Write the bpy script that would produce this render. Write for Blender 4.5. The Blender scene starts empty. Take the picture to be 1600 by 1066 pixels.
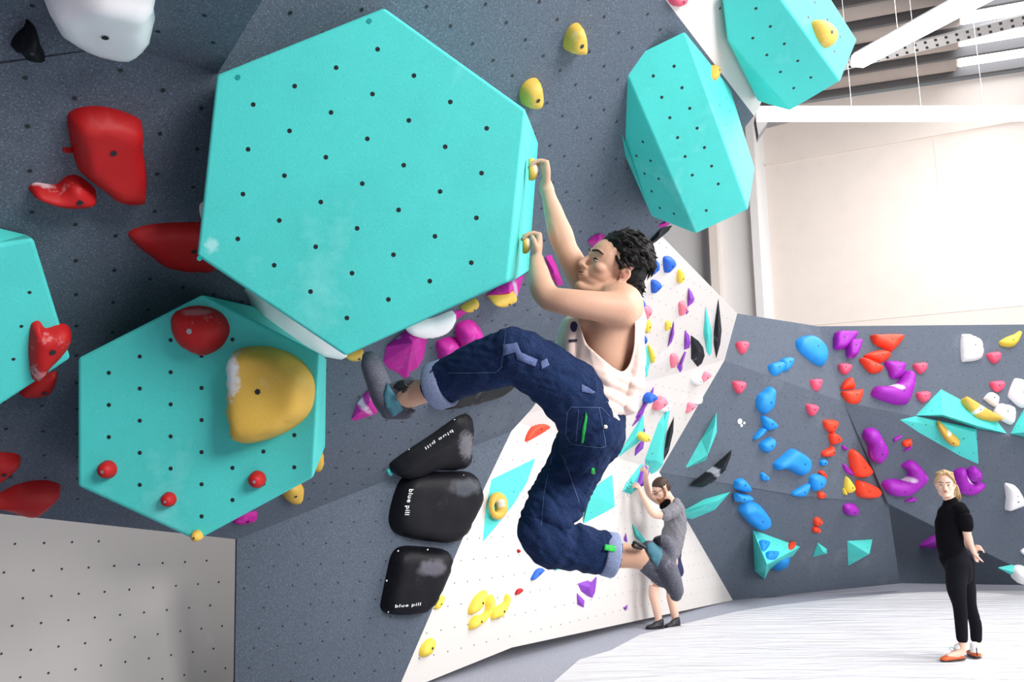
import bpy, bmesh, math, random
from mathutils import Vector, Matrix, noise
from mathutils.geometry import delaunay_2d_cdt
import numpy as np
random.seed(7)
S = bpy.context.scene
COL = S.collection

# ------------------------------------------------------------------ camera, world, lights, exposure
F = 1250.0
PITCH = math.atan(245.0 / F)
CAM = Vector((0, 0, 1.4))
cd = bpy.data.cameras.new('camera'); cam = bpy.data.objects.new('camera', cd); COL.objects.link(cam)
cam.location = CAM; cam.rotation_euler = (math.pi/2 + PITCH, 0, 0)
cd.sensor_width = 36; cd.lens = F/1600*36; cd.clip_start = .05; cd.clip_end = 200
S.camera = cam
S.view_settings.view_transform = 'Standard'; S.view_settings.look = 'None'
S.view_settings.exposure = 0.55; S.view_settings.gamma = 1; S.view_settings.use_curve_mapping = False

w = bpy.data.worlds.new('world'); S.world = w; w.use_nodes = True
w.node_tree.nodes['Background'].inputs[0].default_value = (.93, .96, 1, 1)
w.node_tree.nodes['Background'].inputs[1].default_value = .14

def area_light(name, loc, target, sx, sy, power, color=(1, 1, 1)):
    l = bpy.data.lights.new(name, 'AREA'); l.shape = 'RECTANGLE'; l.size = sx; l.size_y = sy
    l.energy = power; l.color = color
    o = bpy.data.objects.new(name, l); COL.objects.link(o); o.location = loc
    o.rotation_euler = (Vector(target)-Vector(loc)).to_track_quat('-Z', 'Y').to_euler()
    return o
area_light('skylight_daylight', (9, 6, 8.5), (2.5, 8, 0), 7, 7, 700, (1, .98, .95))
area_light('front_right_fill', (5.2, -2.2, 5.2), (.2, 3.4, 2.3), 4, 3, 640, (1, .99, .97))  # added fill behind the camera at right, lights the volume faces
area_light('back_wall_fill', (9, 14, 8.7), (3.5, 22, 4.5), 9, 4, 300, (1, .97, .93))  # added fill that brightens the back wall, no such lamp there
area_light('low_right_fill', (8.5, 4.5, 2.2), (1.0, 5, 3), 4, 3, 170, (1, .98, .96))  # added low fill from the right, no visible source

# ------------------------------------------------------------------ projection helpers: a photo point and a distance give a place
RV = Vector((1, 0, 0)); UV = Vector((0, -math.sin(PITCH), math.cos(PITCH))); DV = Vector((0, math.cos(PITCH), math.sin(PITCH)))
def ray(x, y): return DV + RV*((x-800)/F) - UV*((y-533)/F)
def P(x, y, d): return CAM + ray(x, y)*d
def PY(x, y, Y):
    r = ray(x, y); return CAM + r*((Y-CAM.y)/r.y)
def floor_at(x, y, z=0.0):
    r = ray(x, y); return CAM + r*((z-CAM.z)/r.z)
def px(p):
    q = p-CAM; d = q.dot(DV); return (800+F*q.dot(RV)/d, 533-F*q.dot(UV)/d)
def CV(a, b, c): return RV*a + UV*b + DV*c       # right, up, away
class Plane:
    def __init__(s, a, b, c):
        n = (b-a).cross(c-a).normalized()
        if n.dot(CAM-a) < 0: n = -n
        s.n = n; s.q = a
        z = Vector((0, 0, 1)); s.h = z.cross(n).normalized(); s.u = n.cross(s.h)
    def on(s, x, y, off=0.0):
        r = ray(x, y); return CAM + r*((s.n.dot(s.q-CAM)+off)/s.n.dot(r))
def Z(ox, oy, s, pts): return [(ox+x/s, oy+y/s) for x, y in pts]

# ------------------------------------------------------------------ materials
def new_mat(name):
    m = bpy.data.materials.new(name); m.use_nodes = True
    return m, m.node_tree.nodes, m.node_tree.links, m.node_tree.nodes['Principled BSDF']
def mat(name, col, rough=.6, speck=.0, sscale=400, bump=.0, bscale=300, chalk=0, chalkscale=3, metal=0, sub=0, emit=0, spec=.4, trans=0, blot=0, chalkcol=(.86, .85, .87)):
    m, N, L, b = new_mat(name)
    b.inputs['Roughness'].default_value = rough; b.inputs['Metallic'].default_value = metal
    b.inputs['Specular IOR Level'].default_value = spec
    c4 = (*col, 1)
    b.inputs['Base Color'].default_value = c4
    tc = N.new('ShaderNodeTexCoord')
    src = None
    def noise_t(scale, detail=2, rough=.5):
        n = N.new('ShaderNodeTexNoise'); n.inputs['Scale'].default_value = scale; n.inputs['Detail'].default_value = detail
        n.inputs['Roughness'].default_value = rough
        L.new(tc.outputs['Object'], n.inputs['Vector']); return n
    def mix(a, bcol, fac):
        x = N.new('ShaderNodeMix'); x.data_type = 'RGBA'
        if isinstance(a, tuple): x.inputs['A'].default_value = a
        else: L.new(a, x.inputs['A'])
        x.inputs['B'].default_value = bcol; L.new(fac, x.inputs['Factor']); return x.outputs['Result']
    def ramp(inp, lo, hi, mx=1):
        r = N.new('ShaderNodeMapRange'); L.new(inp, r.inputs['Value'])
        r.inputs['From Min'].default_value = lo; r.inputs['From Max'].default_value = hi; r.inputs['To Max'].default_value = mx
        return r.outputs['Result']
    cur = c4
    if blot:
        n = noise_t(2.2, 4, .6); cur = mix(cur, (*[v*.72 for v in col], 1), ramp(n.outputs['Fac'], .45, .7, blot))
    if speck:
        n = noise_t(sscale, 1); cur = mix(cur, (*[min(1, v*2.6+.02) for v in col], 1), ramp(n.outputs['Fac'], .56, .72, speck))
        n2 = noise_t(sscale*.8, 1); cur = mix(cur, (*[v*.35 for v in col], 1), ramp(n2.outputs['Fac'], .58, .72, speck))
    if chalk:
        n = noise_t(chalkscale, 5, .65); cur = mix(cur, (*chalkcol, 1), ramp(n.outputs['Fac'], .60, .74, chalk))
    if not isinstance(cur, tuple): L.new(cur, b.inputs['Base Color'])
    if bump:
        n = noise_t(bscale, 2); bp = N.new('ShaderNodeBump'); bp.inputs['Strength'].default_value = bump; bp.inputs['Distance'].default_value = .002
        L.new(n.outputs['Fac'], bp.inputs['Height']); L.new(bp.outputs['Normal'], b.inputs['Normal'])
    if sub:
        b.inputs['Subsurface Weight'].default_value = sub; b.inputs['Subsurface Radius'].default_value = (.02, .008, .005); b.inputs['Subsurface Scale'].default_value = .6
    if emit:
        b.inputs['Emission Color'].default_value = c4; b.inputs['Emission Strength'].default_value = emit
    if trans: b.inputs['Transmission Weight'].default_value = trans
    return m
M = {}
M['dark'] = mat('charcoal_paint', (.088, .107, .142), .85, speck=.55, sscale=170, bump=.5, bscale=220, chalk=.22, chalkscale=1.3, chalkcol=(.25, .27, .32))
M['cream'] = mat('cream_paint', (.60, .567, .55), .8, speck=.05, bump=.2, chalk=.3, chalkscale=1.2)
M['ply'] = mat('plywood_edge', (.55, .45, .36), .8)
M['teal'] = mat('teal_paint', (.075, .62, .58), .62, speck=.10, sscale=160, bump=.25, bscale=260, chalk=.35, chalkscale=2.6, chalkcol=(.30, .80, .78), blot=.35)
M['nut'] = mat('nut_hole', (.012, .016, .02), .5)
M['teal_bolt'] = mat('teal_bolt_cap', (.01, .30, .29), .5)
M['steel'] = mat('steel', (.55, .56, .58), .35, metal=.9)
M['red'] = mat('red_resin', (.47, .006, .008), .55, bump=.35, bscale=250, speck=.08, sscale=200)
M['redchalk'] = mat('red_chalky_resin', (.47, .006, .008), .6, bump=.35, bscale=250, chalk=.75, chalkscale=11, chalkcol=(.75, .55, .58))
M['orange'] = mat('orange_resin', (.88, .055, .018), .5, bump=.2)
M['yellow'] = mat('mustard_resin', (.66, .40, .065), .6, bump=.35, bscale=250, speck=.1, sscale=220, chalk=.35, chalkscale=7, chalkcol=(.8, .66, .4))
M['lemon'] = mat('yellow_resin', (.82, .60, .07), .55, bump=.2)
M['magenta'] = mat('magenta_resin', (.50, .008, .29), .6, bump=.35, chalk=.5, chalkscale=5, chalkcol=(.62, .30, .58), speck=.08, sscale=200)
M['purple'] = mat('purple_resin', (.33, .012, .42), .55, bump=.25, chalk=.35, chalkscale=5, chalkcol=(.6, .4, .7))
M['violet'] = mat('violet_resin', (.23, .045, .45), .55, bump=.2)
M['blue'] = mat('blue_resin', (.012, .27, .74), .55, bump=.25)
M['royal'] = mat('royal_blue_resin', (.015, .115, .56), .55, bump=.25)
M['pink'] = mat('pink_resin', (.86, .09, .17), .5, bump=.2)
M['palepink'] = mat('pale_pink_resin', (.88, .22, .30), .5, bump=.2)
M['white'] = mat('white_resin', (.86, .84, .86), .5, bump=.2)
M['black'] = mat('black_resin', (.005, .005, .008), .5, spec=.22, bump=.5, bscale=150, chalk=.3, chalkscale=4, chalkcol=(.09, .085, .11))
M['blackflat'] = mat('black_hold', (.010, .011, .014), .6, spec=.25, bump=.3, chalk=.35, chalkscale=6, chalkcol=(.35, .35, .4))
M['text'] = mat('white_print', (.85, .85, .86), .6)
M['mark'] = mat('dark_teal_print', (.01, .10, .11), .6)
M['carpet'] = mat('grey_carpet', (.29, .30, .36), .95, speck=.5, sscale=120, bump=.8, bscale=160)
M['bwall'] = mat('building_cream', (.86, .77, .71), .85, bump=.05, blot=.12)
M['bwhite'] = mat('building_white', (.86, .84, .83), .8)
M['roof'] = mat('roof_foil', (.50, .43, .39), .7, blot=.3)
M['purlin'] = mat('purlin_steel', (.15, .145, .15), .5, metal=.2)
M['lamp'] = mat('lamp_diffuser', (1, .985, .96), .5, emit=5)
M['sky'] = mat('skylight_panel', (.95, .97, 1), .5, emit=3.5)
M['lamphouse'] = mat('lamp_housing', (.8, .8, .8), .4)

def chalk_patch(o, x, y, wx, wy, col=(.82, .80, .84), strength=.9, ang=0):
    """a smear of chalk that stays on this one hold, around the spot seen at photo point x, y"""
    d = (o.location-CAM).dot(DV); c = P(x, y, d)-o.location
    m = o.data.materials[0].copy(); o.data.materials[0] = m
    N = m.node_tree.nodes; L = m.node_tree.links; b = N['Principled BSDF']; bc = b.inputs['Base Color']
    tc = N.new('ShaderNodeTexCoord'); mp = N.new('ShaderNodeMapping'); mp.vector_type = 'TEXTURE'
    s_ = d/F; mp.inputs['Location'].default_value = c; mp.inputs['Rotation'].default_value = (0, math.radians(ang), 0)
    mp.inputs['Scale'].default_value = (wx*s_, max(wx, wy)*s_*3, wy*s_)
    ln = N.new('ShaderNodeVectorMath'); ln.operation = 'LENGTH'; nz = N.new('ShaderNodeTexNoise'); nz.inputs['Scale'].default_value = 1/(s_*max(6, wx*.6)); nz.inputs['Detail'].default_value = 5
    ad = N.new('ShaderNodeMath'); ad.operation = 'MULTIPLY_ADD'; ad.inputs[1].default_value = 1.1
    mr = N.new('ShaderNodeMapRange'); mr.inputs['From Min'].default_value = 1.65; mr.inputs['From Max'].default_value = 1.15; mr.inputs['To Max'].default_value = strength
    L.new(tc.outputs['Object'], mp.inputs['Vector']); L.new(mp.outputs[0], ln.inputs[0]); L.new(tc.outputs['Object'], nz.inputs['Vector'])
    L.new(nz.outputs['Fac'], ad.inputs[0]); L.new(ln.outputs['Value'], ad.inputs[2]); L.new(ad.outputs[0], mr.inputs['Value'])
    mx = N.new('ShaderNodeMix'); mx.data_type = 'RGBA'; mx.inputs['B'].default_value = (*col, 1); L.new(mr.outputs[0], mx.inputs['Factor'])
    if bc.links: L.new(bc.links[0].from_socket, mx.inputs['A'])
    else: mx.inputs['A'].default_value = bc.default_value
    L.new(mx.outputs['Result'], bc)

# ------------------------------------------------------------------ mesh helpers
def link(name, verts, faces, mats, parent=None, smooth=False, fmat=None):
    me = bpy.data.meshes.new(name); me.from_pydata([tuple(v) for v in verts], [], faces); me.update()
    for m in (mats if isinstance(mats, (list, tuple)) else [mats]): me.materials.append(M[m] if isinstance(m, str) else m)
    if fmat:
        for p, k in zip(me.polygons, fmat): p.material_index = k
    if smooth:
        for p in me.polygons: p.use_smooth = True
    o = bpy.data.objects.new(name, me); COL.objects.link(o)
    if parent: o.parent = parent
    return o
def tag(o, label=None, cat=None, group=None, kind=None):
    if label: o['label'] = label
    if cat: o['category'] = cat
    if group: o['group'] = group
    if kind: o['kind'] = kind
    return o
def empty(name, loc, label=None, cat=None, group=None):
    o = bpy.data.objects.new(name, None); COL.objects.link(o); o.location = loc; o.empty_display_size = .1
    return tag(o, label, cat, group)
def adopt(root, *children):
    """children built in world coordinates become parts of a root that stands at its own place"""
    for c in children:
        c.parent = root; c.matrix_parent_inverse = Matrix.Translation(root.location).inverted()
def bake_origin(o):
    """move the object's origin to the middle of its mesh"""
    me = o.data; c = Vector((0, 0, 0))
    for v in me.vertices: c += v.co
    c /= max(1, len(me.vertices)); me.transform(Matrix.Translation(-c)); o.location = c
    return o
def disc(V, Fc, FM, c, n, r, mi, seg=6, lift=.0015):
    a = n.orthogonal().normalized(); b = n.cross(a)
    i = len(V)
    for k in range(seg):
        t = 2*math.pi*k/seg; V.append(c + n*lift + a*(r*math.cos(t)) + b*(r*math.sin(t)))
    Fc.append(list(range(i, i+seg))); FM.append(mi)
def pip(x, y, poly):
    c = False; j = len(poly)-1
    for i in range(len(poly)):
        xi, yi = poly[i]; xj, yj = poly[j]
        if (yi > y) != (yj > y) and x < (xj-xi)*(y-yi)/(yj-yi)+xi: c = not c
        j = i
    return c
def dist_poly(x, y, poly):
    A = np.array(poly, float); B = np.roll(A, -1, 0); p = np.array([x, y], float)
    d = B-A; t = np.clip(((p-A)*d).sum(1)/np.maximum((d*d).sum(1), 1e-12), 0, 1)
    return float(np.sqrt((((A+d*t[:, None])-p)**2).sum(1)).min())
def facet(name, pts, mats, nuts=.15, r=.008, inset=.04, thick=.03, lattice=None, stagger=True, kind='structure', parent=None, holes=None, back=True):
    """one flat panel (world points) with its rows of threaded holes"""
    n = Plane(pts[0], pts[1], pts[2]).n
    V = [Vector(p) for p in pts]; Fc = [list(range(len(V)))]; FM = [0]
    if back:
        k = len(V); V += [p-n*thick for p in pts]
        Fc.append(list(range(k, 2*k))[::-1]); FM.append(1)
        for i in range(k):
            j = (i+1) % k; Fc.append([i, j, k+j, k+i]); FM.append(1)
    # orient
    q = (Vector(pts[1])-Vector(pts[0])).cross(Vector(pts[2])-Vector(pts[1]))
    z = Vector((0, 0, 1)); h = z.cross(n)
    h = h.normalized() if h.length > 1e-4 else Vector((1, 0, 0)); u = n.cross(h)
    P2 = [(p.dot(h), p.dot(u)) for p in pts]; pts0 = Vector(pts[0])
    if lattice:
        for c in lattice:
            if pip(c.dot(h), c.dot(u), P2) and dist_poly(c.dot(h), c.dot(u), P2) > inset: disc(V, Fc, FM, c, n, r, 2)
    elif nuts:
        x0 = min(p[0] for p in P2); x1 = max(p[0] for p in P2); y0 = min(p[1] for p in P2); y1 = max(p[1] for p in P2)
        j = 0; y = y0+inset
        base = n*pts0.dot(n)
        while y < y1:
            x = x0+inset+(nuts/2 if (j % 2 and stagger) else 0)
            while x < x1:
                if pip(x, y, P2) and dist_poly(x, y, P2) > inset: disc(V, Fc, FM, base+h*x+u*y, n, r, 2)
                x += nuts
            y += nuts; j += 1
    ms = [mats, mats, 'nut']
    o = link(name, V, Fc, ms, parent=parent, fmat=FM)
    if kind and not parent: o['kind'] = kind
    return o

# ------------------------------------------------------------------ the climbing walls
def grid_px(O, a, th, s, sh, ir, jr):
    O = Vector(O); h = Vector((math.sin(a), math.cos(a), 0)); n = Vector((math.cos(a), -math.sin(a), 0))
    u = Vector((0, 0, 1))*math.cos(th) + n*math.sin(th)
    out = []
    for j in range(*jr):
        for i in range(*ir):
            p = O + h*(s*(i+((j % 2)*.5 if sh else 0))) - u*(s*j)
            if (p-CAM).dot(DV) > .5: out.append(px(p))
    return out
# the long overhang (M): run of its rows, lean, one point of it
aM = math.atan(822/1274); thM = math.radians(50)
nhM = Vector((math.cos(aM), -math.sin(aM), 0)); NM = nhM*math.cos(thM) - Vector((0, 0, 1))*math.sin(thM)
QM = Vector((.164, 3.486, 3.226)); hM = Vector((math.sin(aM), math.cos(aM), 0))
PM = Plane(QM, QM+hM, QM+(Vector((0, 0, 1))*math.cos(thM)+nhM*math.sin(thM)))
def onM(x, y, off=0): return PM.on(x, y, off)
latM = [onM(*p) for p in grid_px(QM, aM, thM, .15, True, (-22, 16), (-8, 20))]
c1 = onM(370, 843); c2 = onM(799, 674)
topA = onM(1040, 0); topB = onM(1178, 181); up = (topA-topB).normalized()
topC = topA + up*1.2
leftTop = onM(340, 115)
# crease points: (190,72), (340,115), (410,0)
wall = facet('wall_overhang', [onM(-260, 775), onM(370, 843), c2, onM(830, 640), onM(1040, 355), topB, topA, topC, onM(420, -20), leftTop, onM(190, 72), onM(0, 100), onM(-260, 160)], 'dark', lattice=latM, inset=.03, r=.0085)
# upper left facet, folded a little off the overhang so that it faces the hall more
f1 = onM(190, 72); f2 = leftTop; f3 = onM(420, -20)
f0 = P(0, 20, f1.dot(DV)*0+ (onM(0, 60)-CAM).dot(DV)*.93); fT = P(120, -220, 1.75)
PU = Plane(f2, f1, P(200, -150, 1.95))
def onU(x, y, off=0): return PU.on(x, y, off)
facet('wall_upper_left', [f1, f2, PU.on(415, -8), PU.on(480, -140), PU.on(0, -200), PU.on(-260, -180), PU.on(-260, -80), PU.on(-2, 19)], 'dark', nuts=.15, inset=.05)
# lower facet (L) under the crease
P3 = P(627, 1066, 5.75)
PL = Plane(c1, c2, P3)
def onL(x, y, off=0): return PL.on(x, y, off)
def onL_floor(x):   # where the facet meets the floor under image column x
    y = 900
    while PL.on(x, y).z > 0 and y < 2000: y += 2
    return PL.on(x, y)
latL = [onL(*p) for p in grid_px((-1.5, 5.13, .86), math.atan(1900/1274), math.radians(30), .15, False, (-8, 26), (-14, 16))]
facet('wall_lower_centre', [c1, c2, onL(758, 760), P3, onL_floor(606), onL_floor(352), onL(367, 1066)], 'dark', lattice=latL, inset=.03, r=.007)
# return of the lower facet at its left edge, going back to the recessed panel
eb = onL_floor(352); facet('wall_return', [c1, onL(367, 1066), eb, eb+Vector((-.12, .55, 0)), c1+Vector((-.12, .55, 0))], 'dark', nuts=0)
# pale recessed panel below the overhang at left
aW = math.atan(1050/1274)
W0 = P(30, 950, 4.75); hW = Vector((math.sin(aW), math.cos(aW), 0)); PW = Plane(W0, W0+hW, W0+Vector((0, 0, 1)))
def onW(x, y, off=0): return PW.on(x, y, off)
Wrows = [[(18, 567), (152, 558), (281, 551), (403, 545), (520, 537), (632, 531), (740, 524), (842, 519), (940, 513)],
 [(-30, 695), (104, 684), (234, 674), (358, 664), (476, 655), (588, 645), (697, 636), (800, 628), (900, 620), (995, 611)],
 [(55, 810), (187, 797), (311, 784), (431, 772), (546, 760), (655, 749), (759, 738), (860, 728), (956, 717)],
 [(6, 937), (140, 919), (266, 904), (387, 889), (502, 874), (613, 861), (717, 848), (820, 834), (916, 823), (1010, 811)],
 [(-40, 1062), (92, 1044), (220, 1025), (343, 1008), (459, 990), (570, 974), (677, 958), (778, 943), (877, 929), (971, 914)],
 [(738, 1051), (838, 1034), (933, 1018), (1025, 1003)], [(68, 437), (201, 433), (328, 429), (449, 425)]]
latW = [onW(0+x/2.912, 700+y/2.912) for r in Wrows for x, y in r]
yb = onW(-60, 1066); 
facet('wall_recess', [onW(-300, 700), onW(430, 760), Vector((*onW(430, 1000).xy, 0)), Vector((*onW(-300, 1000).xy, 0))], 'cream', lattice=latW, inset=.03, r=.0075)

# far right corner of the overhang: pale panel above its edge
PN = Plane(topA, topB, P(1262, 0, 4.55))
def onN(x, y, off=0): return PN.on(x, y, off)
facet('wall_upper_right', [topA, topB, onN(1186, 168), onN(1255, 0), onN(1330, -180), topC], 'cream', nuts=.15, inset=.05)

# pale middle wall (R1..R3) and the far charcoal walls (B1..B6)
G0 = floor_at(690, 1066); G1 = floor_at(800, 1012); G2 = floor_at(1145, 938)
Kp = P(1030, 738, 9.95); T_ = P(1132, 563, 10.35); X_ = P(795, 655, 7.4); B0 = P(1152, 490, 10.8)
PR2 = Plane(G0, Kp, X_)
R1a = P(1036, 371, 7.8); R1b = PR2.on(620, 760)
def PlR(a, b, c):
    p = Plane(a, b, c); return p
G0x = floor_at(600, 1110)
# left of the photo point (690,1066) the wall goes on behind the charcoal facet
facet('wall_middle_low_left', [PR2.on(800, 1012), Kp, X_, PR2.on(690, 800), PR2.on(640, 1000), PR2.on(612, 1088)], 'cream', nuts=.17, r=.006)
PR2b = Plane(X_, Kp, T_)
facet('wall_middle_centre', [X_, Kp, T_], 'cream', nuts=.17, r=.0065)
PR1 = Plane(X_, T_, R1a)
facet('wall_middle_top', [X_, T_, B0 if abs(PR1.n.dot(B0-X_)) < .001 else PR1.on(1152, 490), R1a, PR1.on(900, 330), PR1.on(790, 520)], 'cream', nuts=.17, r=.0065)
PR3 = Plane(PR2.on(800, 1012), Kp, G2)
facet('wall_middle_low_right', [PR2.on(800, 1012), G2, Kp], 'cream', nuts=.17, r=.0065)
Tr = PR1.on(1152, 490)
b1 = P(1279, 510, 11.6); cc = P(1318, 628, 11.2); ee = P(1388, 787, 11.4)
PB1 = Plane(T_, cc, b1)
facet('wall_far_top_left', [T_, cc, b1, PB1.on(1152, 490)], 'dark', nuts=.2, r=.008)
PB2 = Plane(T_, cc, Kp)
facet('wall_far_centre', [T_, cc, PB2.on(1388, 787), PB2.on(1250, 775), Kp], 'dark', nuts=.2, r=.008)
eB = PB2.on(1388, 787)
PB3 = Plane(Kp, eB, G2)
gy = floor_at(1408, 911)
facet('wall_far_low_left', [Kp, eB, PB3.on(1406, 912), G2], 'dark', nuts=.22, r=.008)
PB3b = PB3
P43 = P(1620, 507, 11.9)
PB4 = Plane(cc, b1, P43)
facet('wall_far_top_right', [cc, b1, P43, PB4.on(1760, 504), PB4.on(1760, 720), PB4.on(1430, 651)], 'dark', nuts=.2, r=.008)
def foot(pl, x):
    y = 850
    while pl.on(x, y).z > 0 and y < 1100: y += 1
    return y-1
PB5 = Plane(cc, PB4.on(1760, 720), P(1461, 823, 11.5))
facet('wall_far_low_right', [cc, PB4.on(1430, 651), PB4.on(1760, 720), PB5.on(1760, foot(PB5, 1760)), PB5.on(1648, foot(PB5, 1648)), PB5.on(1600, 893), PB5.on(1461, 823), PB5.on(1388, 787)], 'dark', nuts=.2, r=.008)
fa = floor_at(1407, 911.5); fb = floor_at(1760, 917)
fd_ = (fb-fa).normalized(); PB6 = Plane(fa, fb, fa+Vector((0, 0, 1)))
fa = fa-fd_*1.6
facet('wall_far_recess', [fa, fb, fb+Vector((0, 0, 1.9)), fa+Vector((0, 0, 1.9))], 'dark', nuts=0)
# dark ledge between the folded facet and the overhang
facet('wall_ledge', [f1, PU.on(-2, 19), PU.on(-260, -80), onM(-260, 160), onM(0, 96), onM(90, 84)], 'dark', nuts=0)
facet('wall_left_blocker', [Vector((-3.6, -7, 0)), Vector((-3.6, 9, 0)), Vector((-3.6, 9, 6)), Vector((-3.6, -7, 6))], 'dark', nuts=0)  # unseen wall, added to keep ambient light off the left side
facet('wall_rear_blocker', [Vector((-3.6, -7, 0)), Vector((1.5, -7, 0)), Vector((1.5, -7, 6)), Vector((-3.6, -7, 6))], 'bwall', nuts=0)  # unseen partial wall, added to block light from behind the camera

# ------------------------------------------------------------------ floor, white cover
def bumpy_floor():
    return link('floor', [(-8, -7, 0), (22, -7, 0), (22, 34, 0), (-8, 34, 0)], [[0, 1, 2, 3]], 'carpet')
fl = bumpy_floor(); fl['kind'] = 'structure'
m, N, L, b = new_mat('white_sheet'); b.inputs['Base Color'].default_value = (.64, .64, .68, 1); b.inputs['Roughness'].default_value = .5
tc = N.new('ShaderNodeTexCoord'); mp = N.new('ShaderNodeMapping'); mp.inputs['Scale'].default_value = (.5, 3.2, 1); mp.inputs['Rotation'].default_value = (0, 0, .25)
nz = N.new('ShaderNodeTexNoise'); nz.inputs['Scale'].default_value = 2.2; nz.inputs['Detail'].default_value = 6; nz.inputs['Distortion'].default_value = .7
bp = N.new('ShaderNodeBump'); bp.inputs['Strength'].default_value = 1.0; bp.inputs['Distance'].default_value = .09
L.new(tc.outputs['Object'], mp.inputs[0]); L.new(mp.outputs[0], nz.inputs['Vector']); L.new(nz.outputs['Fac'], bp.inputs['Height']); L.new(bp.outputs[0], b.inputs['Normal'])
M['sheet'] = m
edge = [(700, 1180), (780, 1120), (865, 1066), (905, 1031), (955, 1016), (1000, 992), (1060, 977), (1150, 956), (1220, 945), (1300, 936), (1380, 929), (1450, 925), (1530, 923.5), (1600, 923.5), (1680, 925)]
ring = [floor_at(x, y, .012) for x, y in edge]
ring += [Vector((7.2, 8, .012)), Vector((11, 1, .012)), Vector((.0, 1, .012)), Vector((-.4, 3, .012))]
def sheet():
    P2 = [(p.x, p.y) for p in ring]; pts = [Vector(p) for p in P2]; n0 = len(pts)
    x = -1
    while x < 11:
        y = 1
        while y < 13:
            if pip(x, y, P2) and dist_poly(x, y, P2) > .12: pts.append(Vector((x+random.uniform(-.05, .05), y+random.uniform(-.05, .05))))
            y += .22
        x += .22
    r = delaunay_2d_cdt(pts, [], [list(range(n0))], 1, 1e-6)
    V = []
    for v in r[0]:
        e = dist_poly(v.x, v.y, P2)
        hgt = .012 + min(1, e/.3)*.016*(1+noise.noise(Vector((v.x*.5, v.y*2.6+v.x*.5, 3))))
        V.append((v.x, v.y, hgt))
    o = link('mat_cover', V, [list(f) for f in r[2]], 'sheet', smooth=True)
    return tag(o, 'wrinkled white sheet covering the padded floor under the woman', 'mat cover')
sheet()

# ------------------------------------------------------------------ building behind
Cn = P(1198, 490, 22); rb = Vector((.896, -.444, 0))
PBk = Plane(Cn, Cn+rb, Cn+Vector((0, 0, 1)))
def onK(x, y, off=0): return PBk.on(x, y, off)
eA = onK(1270, 160); eB2 = onK(1600, 112)
slope = (eB2-eA).normalized()
tl = eA - slope*5.5; tr = eB2+slope*6
def gz(p): return Vector((p.x, p.y, 0))
cpt = onK(1198, 300); tcor = eA + slope*((cpt-eA).dot(slope))
tcor = eA - slope*((gz(eA)-gz(cpt)).length/ (slope.xy.length))
facet('wall_back', [gz(cpt), gz(tr), tr, tcor], 'bwall', nuts=0, thick=.2)
nK = PBk.n
def box_on(name, x0, x1, ytop, depth, m, kind='structure', ybot=520):
    a = onK(x0, ybot); bb = onK(x1, ybot); tp = onK(x0, ytop).z
    V = []
    for p in (a, bb):
        for q in (0, depth):
            for z in (0, tp): V.append(Vector((p.x, p.y, z))+nK*q)
    Fc = [[0, 1, 3, 2], [4, 6, 7, 5], [0, 4, 5, 1], [2, 3, 7, 6], [1, 5, 7, 3], [0, 2, 6, 4]]
    o = link(name, V, Fc, m)
    if kind: o['kind'] = kind
    return o
facet('wall_back_white', [gz(onK(700, 500)), gz(cpt), tcor+Vector((0, 0, .4)), Vector((*onK(700, 500).xy, tcor.z+.4))], 'bwhite', nuts=0, thick=.2)
box_on('trim_1', 1187, 1199, 60, .35, 'bwhite')
box_on('trim_2', 1120, 1133, 60, .4, 'bwall')
box_on('trim_3', 1113.5, 1117.5, 60, .5, 'purlin', ybot=470)
# joints of the tilt-up panels
def strip(name, a, bb, wd, dp, m):
    d = (bb-a).normalized(); s = d.cross(nK).normalized()
    V = []
    for p in (a, bb):
        for q in (0, dp):
            for r in (-wd/2, wd/2): V.append(p+nK*q+s*r)
    o = link(name, V, [[0, 1, 3, 2], [4, 6, 7, 5], [0, 4, 5, 1], [2, 3, 7, 6], [1, 5, 7, 3], [0, 2, 6, 4]], m); o['kind'] = 'structure'; return o
strip('trim_4', onK(1196, 258), onK(1720, 165), .07, .05, 'bwall')
strip('trim_5', onK(1270, 508), onK(1720, 466), .02, .01, 'bwall')
strip('trim_6', onK(1458, 210), onK(1476, 380), .02, .008, 'bwall')
strip('trim_7', onK(1562, 195), onK(1582, 345), .02, .008, 'bwall')
# roof: sheeting rising from the top of the back wall, purlins, skylight strip
cr = nK.cross(slope).normalized()
if cr.z < 0: cr = -cr
back = (nK*1.0 + Vector((0, 0, .06))).normalized()
def RF(s_, t_, up=0): return eA + slope*s_ + back*t_ + Vector((0, 0, up))
rn = link('ceiling', [RF(-14, -.3, .35), RF(16, -.3, .35), RF(16, 24, .35), RF(-14, 24, .35)], [[0, 1, 2, 3]], 'roof'); rn['kind'] = 'structure'
PRF = Plane(RF(0, 0), RF(1, 0), RF(0, 1))
def beam(name, s0, s1, t0, wd, hh, m, z=0):
    V = []
    for s_ in (s0, s1):
        for t_ in (t0-wd/2, t0+wd/2):
            for u_ in (z, z+hh): V.append(RF(s_, t_, u_))
    o = link(name, V, [[0, 1, 3, 2], [4, 6, 7, 5], [0, 4, 5, 1], [2, 3, 7, 6], [1, 5, 7, 3], [0, 2, 6, 4]], m); return o
k = 0
for t in (.2, 1.15, 2.1, 3.1, 4.1, 5.2, 6.3, 7.5, 8.8, 10.2, 11.7, 13.3):
    o = beam('trim_%d' % (10+k), -12, 14, t, .09, .26, 'purlin'); o['kind'] = 'structure'; k += 1
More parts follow.
